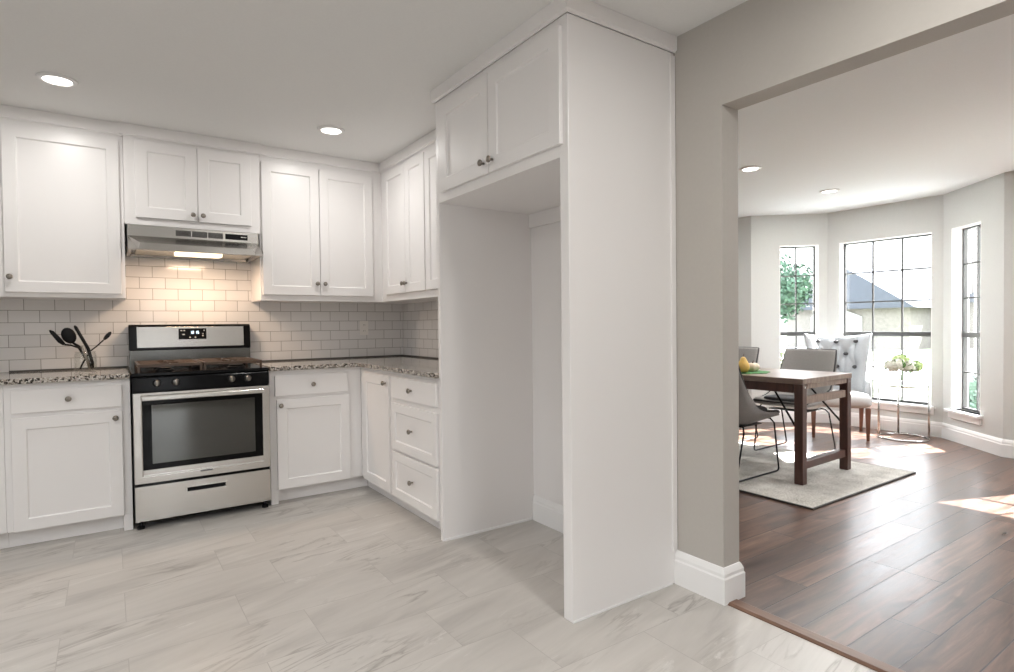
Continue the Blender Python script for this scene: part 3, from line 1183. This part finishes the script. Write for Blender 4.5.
y1 = -.262
utensil('spatula', 'black angled spatula leaning far left in the glass jar', 'utensil', [
    ('blade', MB().tube([(-2.384, -.268, 1.170), (-2.372, -.268, 1.158), (-2.335, -.268, 1.105), (-2.315, -.268, 1.083)], [.004, .011, .014, .008], 10), M_BLACKM),
    ('handle', MB().tube([(-2.315, -.268, 1.083), (-2.285, -.268, 1.079), (-2.247, -.267, 1.062), (-2.19, -.264, .950), (-2.187, -.264, .935)], [.006, .005, .006, .007, .004], 10), M_BLACKM)])
utensil('serving_spoon', 'large black oval spoon standing in the glass jar', 'utensil', [
    ('bowl', paddle((-2.295, -.228, 1.136), (-.35, 0, .94), .036, .050, .007, .004), M_BLACKM),
    ('handle', MB().tube([(-2.276, -.228, 1.092), (-2.25, -.229, 1.072), (-2.225, -.230, 1.040), (-2.20, -.234, .975), (-2.195, -.235, .932)], [.006, .008, .0065, .006, .005], 10), M_BLACKM)])
utensil('tongs', 'long straight dark tongs leaning left in the glass jar', 'utensil', [
    ('upper_arm', MB().tube([(-2.264, -.292, 1.197), (-2.258, -.292, 1.186), (-2.20, -.288, 1.055), (-2.180, -.286, .965), (-2.178, -.285, .935)], [.004, .009, .0095, .009, .006], 8), M_BLACKM),
    ('lower_arm', MB().tube([(-2.232, -.290, 1.07), (-2.206, -.288, .985), (-2.196, -.287, .932)], [.006, .007, .006], 8), M_NICKEL)])
utensil('small_spoon', 'black slotted spoon leaning to the right in the glass jar', 'utensil', [
    ('bowl', paddle((-2.102, -.248, 1.131), (.55, 0, .72), .012, .032, .006), M_BLACKM),
    ('handle', MB().tube([(-2.122, -.248, 1.106), (-2.16, -.248, 1.066), (-2.19, -.248, 1.040), (-2.23, -.250, .965), (-2.243, -.250, .932)], [.004, .004, .004, .005, .005], 8), M_BLACKM)])

# ================================================================ CEILING LIGHTS, PLUS ADDED UNSEEN LAMPS


def downlight(x, y, label, energy, H=H, group=None):
    t = thing('recessed_light', label, 'ceiling light', (x, y, H-.0005), group=group)
    MB().lathe([(.063, -.010), (.068, -.012), (.082, -.006), (.086, 0), (.060, 0), (.060, -.006)], seg=36, caps=False).build('trim_ring', M_TRIM, t, smooth=True)
    MB().lathe([(.001, -.0065), (.060, -.0065), (.060, -.001), (.001, -.001)], seg=36).build('lens', M_LED, t)
    lamp('disk_lamp', 'AREA', (x, y, H-.016), energy, (1, .975, .94), target=(x, y, 0), shape='DISK', size=.12)
    return t


KE, DE = 6.0, 18.0
KB = 15.5
downlight(-2.283, -.927, 'round recessed ceiling light above the left wall cabinets', KE)
downlight(-.893, -.916, 'round recessed ceiling light in front of the corner wall cabinets', KE)
downlight(2.213, -1.865, 'round recessed ceiling light above the dining table, next to the doorway edge', DE, HD)
downlight(3.594, -1.80, 'round recessed ceiling light nearest the bay windows', DE, HD)
for x, y in ((-2.9, -3.1), (-.75, -4.15), (-2.6, -5.5)):  # unseen lamps without fixtures, added to light the kitchen and the surround's outer panel
    lamp('disk_lamp', 'AREA', (x, y, H-.016), KB, (1, .975, .94), target=(x, y, 0), shape='DISK', size=.12)
for x, y in ((2.2, -3.7), (2.9, -4.4), (2.2, -.2)):  # added fill lamps out of view, no fixtures, brightening the dining room
    lamp('disk_lamp', 'AREA', (x, y, HD-.016), DE, (1, .99, .98), target=(x, y, 0), shape='DISK', size=.12)

# ================================================================ DINING ROOM
ZR = .012
# rug
rg = thing('area_rug', 'pale grey woven rug with a dark edge under the dining table', 'rug', (2.235, -1.55, 0))
MB().box(-.735, -1.19, .0006, .735, 1.19, ZR).build('pile', M_RUG, rg, .003)
mb = MB()
mb.box(-.747, -1.202, .0006, .747, -1.19, ZR-.001).box(-.747, 1.19, .0006, .747, 1.202, ZR-.001).box(-.747, -1.19, .0006, -.735, 1.19, ZR-.001).box(.735, -1.19, .0006, .747, 1.19, ZR-.001)
mb.build('binding', M_RUGE, rg)

# table (local x across, local y along, near end at y=0)
ZTBL = .768
t = thing('dining_table', 'rectangular dark wood dining table with black metal braces on the rug', 'table', (1.925, -2.450, ZR), math.radians(2.0))
TW, TL, th = .765, 1.62, ZTBL-ZR
MB().box(0, 0, th-.040, TW, TL, th).build('tabletop', M_TABLE_TOP, t, .004)
ap = MB()
ap.box(.006, .075, th-.105, .028, TL-.075, th-.0405)
ap.build('side_apron', M_TABLE, t, .003)
MB().box(TW-.028, .075, th-.105, TW-.006, TL-.075, th-.0405).build('side_apron', M_TABLE, t, .003)
ap = MB()
ap.box(.075, .006, th-.075, TW-.075, .028, th-.0405)
ap.build('end_apron', M_TABLE_TOP, t, .003)
MB().box(.075, TL-.028, th-.075, TW-.075, TL-.006, th-.0405).build('end_apron', M_TABLE_TOP, t, .003)
lg = .062
for (x, y) in ((.004, .004), (TW-lg-.004, .004), (.004, TL-lg-.004), (TW-lg-.004, TL-lg-.004)):
    l_ = MB().box(x, y, .0005, x+lg, y+lg, th-.0405).build('leg', M_TABLE, t, .004)
    MB().lathe([(.007, 0), (.007, .003), (.001, .004)], (x+lg*.5, y-.0001, th-.065), 12, 'y').build('bolt', M_CHROME, l_)
for y in (.015, TL-.065):
    MB().box(.0725, y, .105, TW-.0725, y+.045, .160).build('lower_rail', M_TABLE, t, .003)
    MB().box(.0725, y, th-.185, TW-.0725, y+.03, th-.130).build('upper_rail', M_TABLE_TOP, t, .003)
for x in (.004+lg/2, TW-.004-lg/2):
    zz, dl = (.40, .20) if x < .3 else (.37, .33)
    MB().tube([(x, lg+.0045, zz), (x, lg+dl, th-.0412)], .0075, 10).build('brace_rod', M_BLACKM, t, smooth=True)
    MB().tube([(x, TL-lg-.0045, zz), (x, TL-lg-dl, th-.0412)], .0075, 10).build('brace_rod', M_BLACKM, t, smooth=True)



# ---- upholstered shell chair (local: faces +x, width along y)
PROFILE = [(.255, .462), (.20, .463), (.08, .445), (-.06, .425), (-.165, .425), (-.240, .468), (-.262, .56), (-.278, .69), (-.293, .81), (-.305, .905)]
RIM = [(.258, .464), (.215, .476), (.14, .480), (.055, .490), (-.03, .513), (-.10, .548), (-.16, .603), (-.215, .685), (-.268, .805), (-.307, .903)]


def shell_profile(u, pts=None):
    """centre line of the shell in (x, z), u 0 = seat front edge, 1 = top of back"""
    pts = PROFILE if pts is None else pts
    f = u*(len(pts)-1)
    i = min(int(f), len(pts)-2)
    a = f-i
    p0 = Vector(pts[max(i-1, 0)])
    p1 = Vector(pts[i])
    p2 = Vector(pts[i+1])
    p3 = Vector(pts[min(i+2, len(pts)-1)])
    return .5*((2*p1)+(p2-p0)*a+(2*p0-5*p1+4*p2-p3)*a*a+(3*p1-p0-3*p2+p3)*a*a*a)


def shell_point(u, v):
    p = shell_profile(u)
    q = shell_profile(min(u+.01, 1))-shell_profile(max(u-.01, 0))
    q.normalize()
    nx, nz = q.y, -q.x      # inward: up over the seat, forward at the back
    if nz < 0 and u < .4:
        nx, nz = -nx, -nz
    wid = .245 - .012*math.cos(PI*u) if u < .6 else .257-.032*((u-.6)/.4)
    q = shell_profile(u, RIM)
    k = abs(v)**3.2
    y = v*wid
    x, z = p.x+(q.x-p.x)*k, p.y+(q.y-p.y)*k
    # thickness direction turns inward (towards the sitter's middle) at the side walls
    tilt = min(1, 3.2*abs(v)**2.2*(q-p).length/wid*.8)
    n = Vector((nx*(1-tilt*.6), -math.copysign(tilt, v) if v else 0, nz*(1-tilt*.6))).normalized()
    return Vector((x, y, z)), n


def make_chair(label, loc, rz):
    t = thing('dining_chair', label, 'chair', loc, rz, 'upholstered chairs around the dining table')
    NU, NV = 30, 16
    inner, outer = [], []
    for i in range(NU+1):
        ri_, ro_ = [], []
        for j in range(NV+1):
            u, v = i/NU, -1+2*j/NV
            p, n = shell_point(u, v)
            ri_.append(p+n*.012)
            ro_.append(p-n*(.018+.034*max(0, min(1, (.50-u)/.12))*(1-.5*abs(v)**4)*min(1, .35+u*6)))
        inner.append(ri_)
        outer.append(ro_)
    mb = MB()
    A = [[mb.bm.verts.new(p) for p in r] for r in inner]
    B = [[mb.bm.verts.new(p) for p in r] for r in outer]
    for i in range(NU):
        for j in range(NV):
            mb.bm.faces.new((A[i][j], A[i+1][j], A[i+1][j+1], A[i][j+1]))
            mb.bm.faces.new((B[i][j], B[i][j+1], B[i+1][j+1], B[i+1][j]))
    for i in range(NU):
        for j in (0, NV):
            mb.bm.faces.new((A[i][j], B[i][j], B[i+1][j], A[i+1][j]))
    for j in range(NV):
        for i in (0, NU):
            mb.bm.faces.new((A[i][j], A[i][j+1], B[i][j+1], B[i][j]))
    mb.build('shell', M_GREYF, t, smooth=True)
    # piping round the rim
    rim = [shell_point(i/NU, -1)[0] for i in range(NU+1)]+[shell_point(1, -1+2*j/NV)[0] for j in range(1, NV)]+[shell_point(1-i/NU, 1)[0] for i in range(NU+1)]+[shell_point(0, 1-2*j/NV)[0] for j in range(1, NV)]
    MB().tube(rim, .0075, 6, closed=True).build('piping', M_PIPE, t, smooth=True)
    # seat cushion
    rings = []
    for (s, h) in ((.90, .0), (1.0, .012), (1.0, .028), (.93, .040), (.4, .045)):
        ring = []
        for k in range(28):
            a = 2*PI*k/28
            ca, sa = math.cos(a), math.sin(a)
            sx = math.copysign(abs(ca)**.5, ca)*.185*s
            sy = math.copysign(abs(sa)**.5, sa)*.190*s
            xx = .055+sx
            zz = .462+.03*(xx-.05)+h-.006
            ring.append((xx, sy, zz))
        rings.append(ring)
    mb = MB().loft(rings)
    mb.build('seat_cushion', M_GREYD, t, smooth=True)
    # sled frames, one each side
    for s in (-1, 1):
        y = s*.215
        pts = [(.165, y*.80, .425), (.185, y*.93, .42), (.215, y, .385), (.262, y*1.03, .06), (.268, y*1.03, .030), (.258, y*1.03, .012), (.235, y*1.03, .0085), (-.265, y*1.03, .0085), (-.285, y*1.03, .012), (-.292, y*1.03, .030), (-.285, y*1.03, .06), (-.19, y, .35), (-.165, y*.9, .385), (-.14, y*.78, .390)]
        MB().tube(pts, .0065, 8).build('sled_leg', M_BLACKM, t, smooth=True)
    MB().box(-.15, -.17, .379, .12, .17, .386).build('seat_plate', M_BLACKM, t, .002)
    return t


ch = make_chair('grey upholstered chair on the bay side of the table, nearer the table end', (2.94, -1.815, ZR), PI+.04)
dup(ch, (2.93, -1.06, ZR), PI-.03, 'grey upholstered chair on the bay side, farther along, beside the fruit')
dup(ch, (1.905, -1.905, ZR), .02, 'grey upholstered chair on the doorway side of the table, cut by the door jamb')

# ---- tufted accent chair (local faces +x)
t = thing('accent_chair', 'pale grey tufted wingback chair with dark buttons in front of the bay window', 'armchair', (4.115, -1.632, 0), math.radians(209))
W2 = .285


def back_pt(a, h, side):
    """a -1..1 across, h 0..1 up; side 0 front face, 1 rear face"""
    z = .40+h*.635
    halfw = .235+.075*h**1.6
    y = a*halfw
    lean = -.245-.075*h
    wing = .20*abs(a)**2.4*(.55+.45*math.sin(PI*min(1, .35+h*.55)))
    x = lean+wing
    top = -.030*(1-abs(a)**2)*h**4           # dipping top line, raised wing tips
    z += top + .012*abs(a)**3*h**3
    if side:
        x -= .065+.015*(1-h)
        y *= 1.03
    return Vector((x, y, z))


TUFTS = [(-.60, .90), (-.02, .90), (.58, .90), (-.30, .68), (.30, .68), (-.62, .46), (0, .46), (.62, .46), (-.30, .24), (.30, .24)]
CREASES = [(p, q) for i, p in enumerate(TUFTS) for q in TUFTS[i+1:] if abs(p[1]-q[1]) > .1 and math.hypot(p[0]-q[0], p[1]-q[1]) < .48]
CREASES += [(p, (p[0], 1.0)) for p in TUFTS if p[1] > .85]
NA, NH = 64, 52
mb = MB()
F, Bk = [], []
for i in range(NH+1):
    rf, rb = [], []
    for j in range(NA+1):
        a, h = -1+2*j/NA, i/NH
        p = back_pt(a, h, 0)
        e = back_pt(min(a+.02, 1), h, 0)-back_pt(max(a-.02, -1), h, 0)
        n = Vector((e.y, -e.x, 0)).normalized()
        if n.x < 0:
            n = -n
        bulge = 0
        for (ta, thh) in TUFTS:
            dd2 = ((a-ta)/.19)**2+((h-thh)/.13)**2
            bulge += math.exp(-dd2)
        crease = 0
        for (q0, q1) in CREASES:
            ex, ey = (q1[0]-q0[0]), (q1[1]-q0[1])*1.4
            px_, py_ = a-q0[0], (h-q0[1])*1.4
            tt = max(0, min(1, (px_*ex+py_*ey)/(ex*ex+ey*ey)))
            crease = max(crease, math.exp(-((px_-ex*tt)**2+(py_-ey*tt)**2)/.0035))
        edge = min(1, (1-abs(a))/.12)*min(1, (1-h)/.08+.0)
        fold = .5+.5*math.cos(2*PI*((a*1.66+h*2.27)+.03))*math.cos(2*PI*((a*1.66-h*2.27)+.03))*0
        p = p+n*(.040*math.sqrt(max(edge, 0))-.040*bulge-.016*crease)
        rf.append(mb.bm.verts.new(p))
        rb.append(mb.bm.verts.new(back_pt(a, h, 1)))
    F.append(rf)
    Bk.append(rb)
for i in range(NH):
    for j in range(NA):
        mb.bm.faces.new((F[i][j], F[i][j+1], F[i+1][j+1], F[i+1][j]))
        mb.bm.faces.new((Bk[i][j], Bk[i+1][j], Bk[i+1][j+1], Bk[i][j+1]))
for i in range(NH):
    for j in (0, NA):
        mb.bm.faces.new((F[i][j], F[i+1][j], Bk[i+1][j], Bk[i][j]))
for j in range(NA):
    for i in (0, NH):
        mb.bm.faces.new((F[i][j], F[i][j+1], Bk[i][j+1], Bk[i][j]))
bk = mb.build('backrest', M_TUFT, t, smooth=True)
for (ta, thh) in TUFTS:
    p = back_pt(ta, thh, 0)
    MB().ico(p+Vector((.012, 0, 0)), .024, 2, (.6, 1, .8)).build('button', M_BUTTON, bk, smooth=True)


def pillow(mb, x0, y0, z0, x1, y1, z1, n=3.2):
    cx, cyy, cz = (x0+x1)/2, (y0+y1)/2, (z0+z1)/2
    rx, ry, rz_ = (x1-x0)/2, (y1-y0)/2, (z1-z0)/2
    rings = []
    for i in range(1, 14):
        ph = -PI/2+PI*i/14
        ring = []
        cph, sph = math.cos(ph), math.sin(ph)
        e = lambda q, k: math.copysign(abs(q)**(2/k), q)
        for k in range(32):
            a = 2*PI*k/32
            ring.append((cx+rx*e(cph, n)*e(math.cos(a), 5), cyy+ry*e(cph, n)*e(math.sin(a), 5), cz+rz_*e(sph, n)))
        rings.append(ring)
    mb.loft(rings)
    return mb


pillow(MB(), -.30, -.285, .300, .315, .285, .455).build('seat', M_LIGHTF, t, smooth=True)
for s in (-1, 1):
    pillow(MB(), -.275, s*.262-.036, .34, .0, s*.262+.036, .585).build('arm_wing', M_TUFT, t, smooth=True)
for (x, y, sx) in ((.265, .235, .008), (.265, -.235, .008), (-.26, .225, -.05), (-.26, -.225, -.05)):
    a, b = .024, .013
    MB().loft([[(x+sx-b, y-b, .0005), (x+sx+b, y-b, .0005), (x+sx+b, y+b, .0005), (x+sx-b, y+b, .0005)], [(x-a, y-a, .318), (x+a, y-a, .318), (x+a, y+a, .318), (x-a, y+a, .318)]]).build('leg', M_LEGW, t, .003)

# ---- chrome side table
SX, SY = 4.41, -2.112
t = thing('side_table', 'round chrome side table with a glass top by the centre window', 'table', (SX, SY, 0))
RS = .212


def ring(mb, z, r=RS, n=48):
    return mb.tube([(r*math.cos(2*PI*k/n), r*math.sin(2*PI*k/n), z) for k in range(n)], .0085, 8, closed=True)


ring(MB(), .010).build('base_ring', M_CHROME, t, smooth=True)
ring(MB(), .530).build('top_ring', M_CHROME, t, smooth=True)
for deg in (99, 33, -83):
    a = math.radians(deg)
    MB().tube([(RS*math.cos(a), RS*math.sin(a), .012), (RS*math.cos(a), RS*math.sin(a), .530)], .0095, 10).build('leg', M_CHROME, t, smooth=True)
MB().lathe([(.001, .5390), (.212, .5390), (.213, .542), (.212, .5470), (.001, .5470)], seg=48).build('glass_top', M_CLEAR, t)

# ---- flowers in a glass bowl
M_BLOOM = mat('creamy_white_petals', (.74, .74, .66), .7)
M_BLOOMG = mat('pale_green_petals', (.45, .56, .25), .7)
M_FLEAF = mat('fresh_green_leaf', (.12, .27, .07), .6)
t = thing('flower_bowl', 'glass bowl of white and pale green flowers on the chrome side table', 'flowers', (SX-.01, SY+.005, .5475))
t.scale = (1.14, 1.14, 1.14)
MB().lathe([(.040, 0), (.060, .010), (.082, .045), (.086, .075), (.076, .105), (.073, .105), (.083, .075), (.079, .045), (.057, .014), (.001, .012)], seg=28).build('bowl', M_CLEAR, t, smooth=True)
random.seed(5)


def bloom(c, r, m):
    mb = MB()
    for k in range(70):
        d_ = Vector((random.gauss(0, 1), random.gauss(0, 1), random.gauss(.2, 1))).normalized()
        p = Vector(c)+d_*r*random.uniform(.75, 1.0)
        a_ = d_.orthogonal().normalized()
        b2 = d_.cross(a_)
        ang = random.uniform(0, PI)
        a3 = a_*math.cos(ang)+b2*math.sin(ang)
        b3 = d_.cross(a3)
        s = r*.34
        v = mb.poly([p-a3*s-b3*s*.5, p+a3*s*.2-b3*s*.8+d_*s*.3, p+a3*s+b3*s*.5, p-a3*s*.2+b3*s*.8+d_*s*.3])
        mb.bm.faces.new(v)
    mb.ico(c, r*.74, 2)
    return mb.build('blossom', m, t, recalc=False)


for (x, y, z, r, m) in ((-.075, .01, .165, .058, M_BLOOM), (-.02, -.06, .150, .055, M_BLOOM), (.03, .05, .185, .058, M_BLOOMG), (.075, -.02, .165, .058, M_BLOOM), (.0, .0, .200, .055, M_BLOOMG), (-.05, .075, .150, .052, M_BLOOM), (.055, -.085, .155, .050, M_BLOOMG)):
    bloom((x, y, z), r, m)
lf = MB()
for k in range(26):
    a = random.uniform(0, 2*PI)
    r0, r1 = random.uniform(.04, .07), random.uniform(.10, .155)
    z0, z1 = random.uniform(.10, .13), random.uniform(.10, .22)
    p, q = Vector((r0*math.cos(a), r0*math.sin(a), z0)), Vector((r1*math.cos(a), r1*math.sin(a), z1))
    sd = Vector((-math.sin(a), math.cos(a), 0))*.014
    m_ = (p+q)/2+Vector((0, 0, .012))
    v = lf.poly([p, m_+sd, q, m_-sd])
    lf.bm.faces.new(v)
lf.build('foliage', M_FLEAF, t, recalc=False)
st = MB()
for k in range(9):
    a = 2*PI*k/9
    st.tube([(.03*math.cos(a+2), .03*math.sin(a+2), .02), (.045*math.cos(a), .045*math.sin(a), .13)], .003, 6)
st.build('stems', M_FLEAF, t)

# ---- fruit on a green leaf mat on the table
M_PEAR = noisy('yellow_fruit_skin', (.62, .40, .10), .18, 25, .5, .05)
M_CREAM = noisy('cream_gourd_skin', (.66, .55, .42), .12, 30, .5, .05)
M_MAT = noisy('green_leaf_mat', (.05, .20, .05), .4, 60, .7, .2)
zt = ZTBL+.0005
mb = MB()
n = 40
ringo = []
for (s, h) in ((.4, 0), (1, 0), (1, .004), (.95, .006), (.4, .007)):
    ringo.append([((.155+.012*math.sin(7*2*PI*k/n)+.006*math.sin(13*2*PI*k/n))*s*math.cos(2*PI*k/n)*1.15, (.155+.012*math.sin(7*2*PI*k/n))*s*math.sin(2*PI*k/n), h) for k in range(n)])
mt = mb.loft(ringo).build('leaf_mat', M_MAT, None, loc=(2.155, -1.87, zt))
tag(mt, 'round green leaf-like mat on the dining table under the fruit', 'table mat')
zt2 = zt+.0075
t = thing('pear', 'yellow pear-shaped fruit on the green table mat beside the door jamb', 'fruit', (2.055, -1.90, zt2))
MB().lathe([(.010, 0), (.030, .004), (.045, .025), (.048, .045), (.040, .072), (.027, .095), (.021, .110), (.012, .121), (.001, .124)], seg=24).build('flesh', M_PEAR, t, smooth=True)
MB().tube([(0, 0, .121), (.004, 0, .135), (.010, .002, .146)], .003, 6).build('stem', M_BARK, t)
t = thing('gourd', 'cream coloured gourd right of the yellow pear on the table mat', 'fruit', (2.190, -1.895, zt2))
mb = MB()
rings = []
for (r, z) in ((.012, .003), (.032, 0), (.048, .014), (.053, .034), (.046, .056), (.028, .067), (.010, .064)):
    rings.append([(r*(1+.05*math.cos(8*2*PI*k/40))*math.cos(2*PI*k/40), r*(1+.05*math.cos(8*2*PI*k/40))*math.sin(2*PI*k/40), z) for k in range(40)])
mb.loft(rings).build('flesh', M_CREAM, t, smooth=True)
MB().tube([(0, 0, .062), (.003, 0, .076), (.012, .002, .086)], [.007, .005, .004], 8).build('stem', M_BARK, t)
t = thing('pear', 'second yellow fruit, lower, mostly hidden behind the door jamb', 'fruit', (2.045, -1.795, zt2))
MB().lathe([(.010, 0), (.028, .003), (.041, .022), (.044, .040), (.038, .060), (.024, .074), (.010, .078), (.001, .076)], seg=24).build('flesh', M_PEAR, t, smooth=True)
MB().tube([(0, 0, .076), (.003, 0, .088)], .003, 6).build('stem', M_BARK, t)

# ================================================================ OUTDOORS (seen through the bay)
GZ = -.35
struct(MB().box(4.75, -60, GZ-.1, 75, 60, GZ).build('ground', M_LAWN))
struct(MB().box(4.95, -12, GZ+.001, 7.6, 9, GZ+.02).build('ground_bounce_walk', M_CONC))  # pale strip added to bounce sunlight up to the dining ceiling
struct(MB().box(14, -60, GZ+.001, 21, 60, GZ+.02).build('ground_street', M_CONC))
struct(MB().box(21, 11.5, GZ+.001, 31.9, 16.5, GZ+.03).build('ground_driveway', M_CONC))


def house(label, x0, x1, y0, y1, zw, zr, garage, chimney):
    t = thing('house', label, 'house', (x0, (y0+y1)/2, GZ))
    hy = (y1-y0)/2
    MB().box(0, -hy+.3, .0005, x1-x0, hy-.3, zw-GZ).build('wall', M_BRICK, t)
    # gable facing the viewer
    mb = MB()
    ov = .35
    zr_, zw_ = zr-GZ, zw-GZ
    mb.prism([(-hy-ov*.2, zw_), (0, zr_), (hy+ov*.2, zw_)], 'x', -ov, x1-x0+ov)
    mb.build('roof', M_ROOF, t)
    if garage:
        ya, yb2 = garage
        n = 14
        prof = [(ya, .001)]+[(ya+(yb2-ya)*k/n, 1.75+.45*math.sin(PI*k/n)) for k in range(n+1)]+[(yb2, .001)]
        g_ = MB().prism(prof, 'x', -.08, -.0005).build('garage_door', M_GARAGE, t)
    else:
        for yy in (-hy*.5, hy*.3):
            f_ = MB().box(-.06, yy, .9, -.0005, yy+1.1, 2.0).build('window', M_GARAGE, t)
            MB().box(-.07, yy+.08, .98, -.0605, yy+1.02, 1.92).build('pane', M_PANE, f_)
    if chimney:
        yc = chimney
        c_ = MB().box(1.5, yc-.35, zw_-.3, 2.2, yc+.35, zr_+.75).build('chimney', M_BRICK, t)
        MB().box(1.42, yc-.43, zr_+.75, 2.28, yc+.43, zr_+.87).build('cap', M_CONC, c_)
    return t


house('grey-roofed brick house with an arched garage door across the street, behind the bay chair', 32, 42, 8.0, 15.2, 1.85, 4.3, (-1.0, 1.8), None)
house('paler brick house with a chimney seen through the right half of the centre window', 36, 46, -2.5, 8.2, 2.1, 3.9, None, 4.2)


M_SIDING = mat('pale_brick_courses', (.1, .1, .1), .9)
g = NT(M_SIDING)
tc = g.n('ShaderNodeTexCoord')
sep = g.n('ShaderNodeSeparateXYZ')
g.l(tc.outputs['Object'], sep.inputs[0])
cmb = g.n('ShaderNodeCombineXYZ')
g.l(sep.outputs['Y'], cmb.inputs['X'])
g.l(sep.outputs['Z'], cmb.inputs['Y'])
br = g.n('ShaderNodeTexBrick', offset=.5, offset_frequency=2)
g.l(cmb.outputs[0], br.inputs['Vector'])
for k, val in (('Scale', 1.0), ('Mortar Size', .012), ('Brick Width', .40), ('Row Height', .13)):
    br.inputs[k].default_value = val
br.inputs['Color1'].default_value = (.20, .19, .18, 1)
br.inputs['Color2'].default_value = (.24, .225, .21, 1)
br.inputs['Mortar'].default_value = (.10, .10, .10, 1)
g.l(br.outputs['Color'], g.b.inputs['Base Color'])
t = thing('house', 'pale brick house wall close outside the narrow right bay window', 'house', (9.5, -4.9, GZ))
MB().box(0, -3.0, .0005, 5, 3.75, 3.3).build('wall', M_SIDING, t)
MB().prism([(-.4, 3.3005), (5.4, 3.3005), (2.5, 5.0)], 'y', -3.3, 4.0).build('roof', M_ROOF, t)


def foliage_tree(name, label, cat, loc, blobs, leaf, n, size, trunk=None, seed=1, group=None):
    random.seed(seed)
    t = thing(name, label, cat, loc, group=group)
    mb = MB()
    for k in range(n):
        bx, by, bz, br = random.choice(blobs)
        d_ = Vector((random.gauss(0, 1), random.gauss(0, 1), random.gauss(0, 1))).normalized()
        p = Vector((bx, by, bz))+d_*br*random.uniform(.55, 1.0)
        if p.z < .02:
            continue
        n_ = (d_+Vector((random.uniform(-.6, .6), random.uniform(-.6, .6), random.uniform(-.6, .6)))).normalized()
        a_ = n_.orthogonal().normalized()
        b2 = n_.cross(a_)
        s = size*random.uniform(.6, 1.2)
        v = mb.poly([p-a_*s, p-b2*s*.5, p+a_*s, p+b2*s*.5])
        mb.bm.faces.new(v)
    for (bx, by, bz, br) in blobs:
        mb.ico((bx, by, max(bz, br*.62)), br*.6, 2)
    mb.build('crown', leaf, t, recalc=False)
    if trunk:
        h_, r_ = trunk
        MB().tube([(0, 0, 0.0005), (.05, 0, h_*.5), (0, .05, h_)], [r_*1.3, r_, r_*.7], 10).build('trunk', M_BARK, t, smooth=True)
    return t


foliage_tree('tree', 'round green tree across the street seen through the left bay window', 'tree', (27.0, 12.6, GZ), [(0, 0, 3.4, 1.6), (.3, .9, 2.9, 1.0), (0, -.8, 3.0, 1.1), (0, .2, 4.2, 1.2), (0, -1.2, 3.5, 1.0), (.2, -.3, 2.5, 1.0)], M_LEAF, 2600, .16, (2.6, .14), 3)
foliage_tree('bush', 'yellow-green bush on the lawn at the lower right of the left bay window', 'bush', (9.0, 2.20, GZ), [(0, 0, .9, .42), (.1, -.1, .55, .5), (0, .15, 1.2, .3)], M_LEAF2, 900, .06, (.6, .04), 4)
foliage_tree('bush', 'green bush low outside the right edge of the centre window', 'bush', (6.6, -2.02, GZ), [(0, 0, .62, .28), (.05, .12, .4, .34), (-.05, -.15, .45, .34)], M_LEAF, 900, .045, (.4, .03), 6)
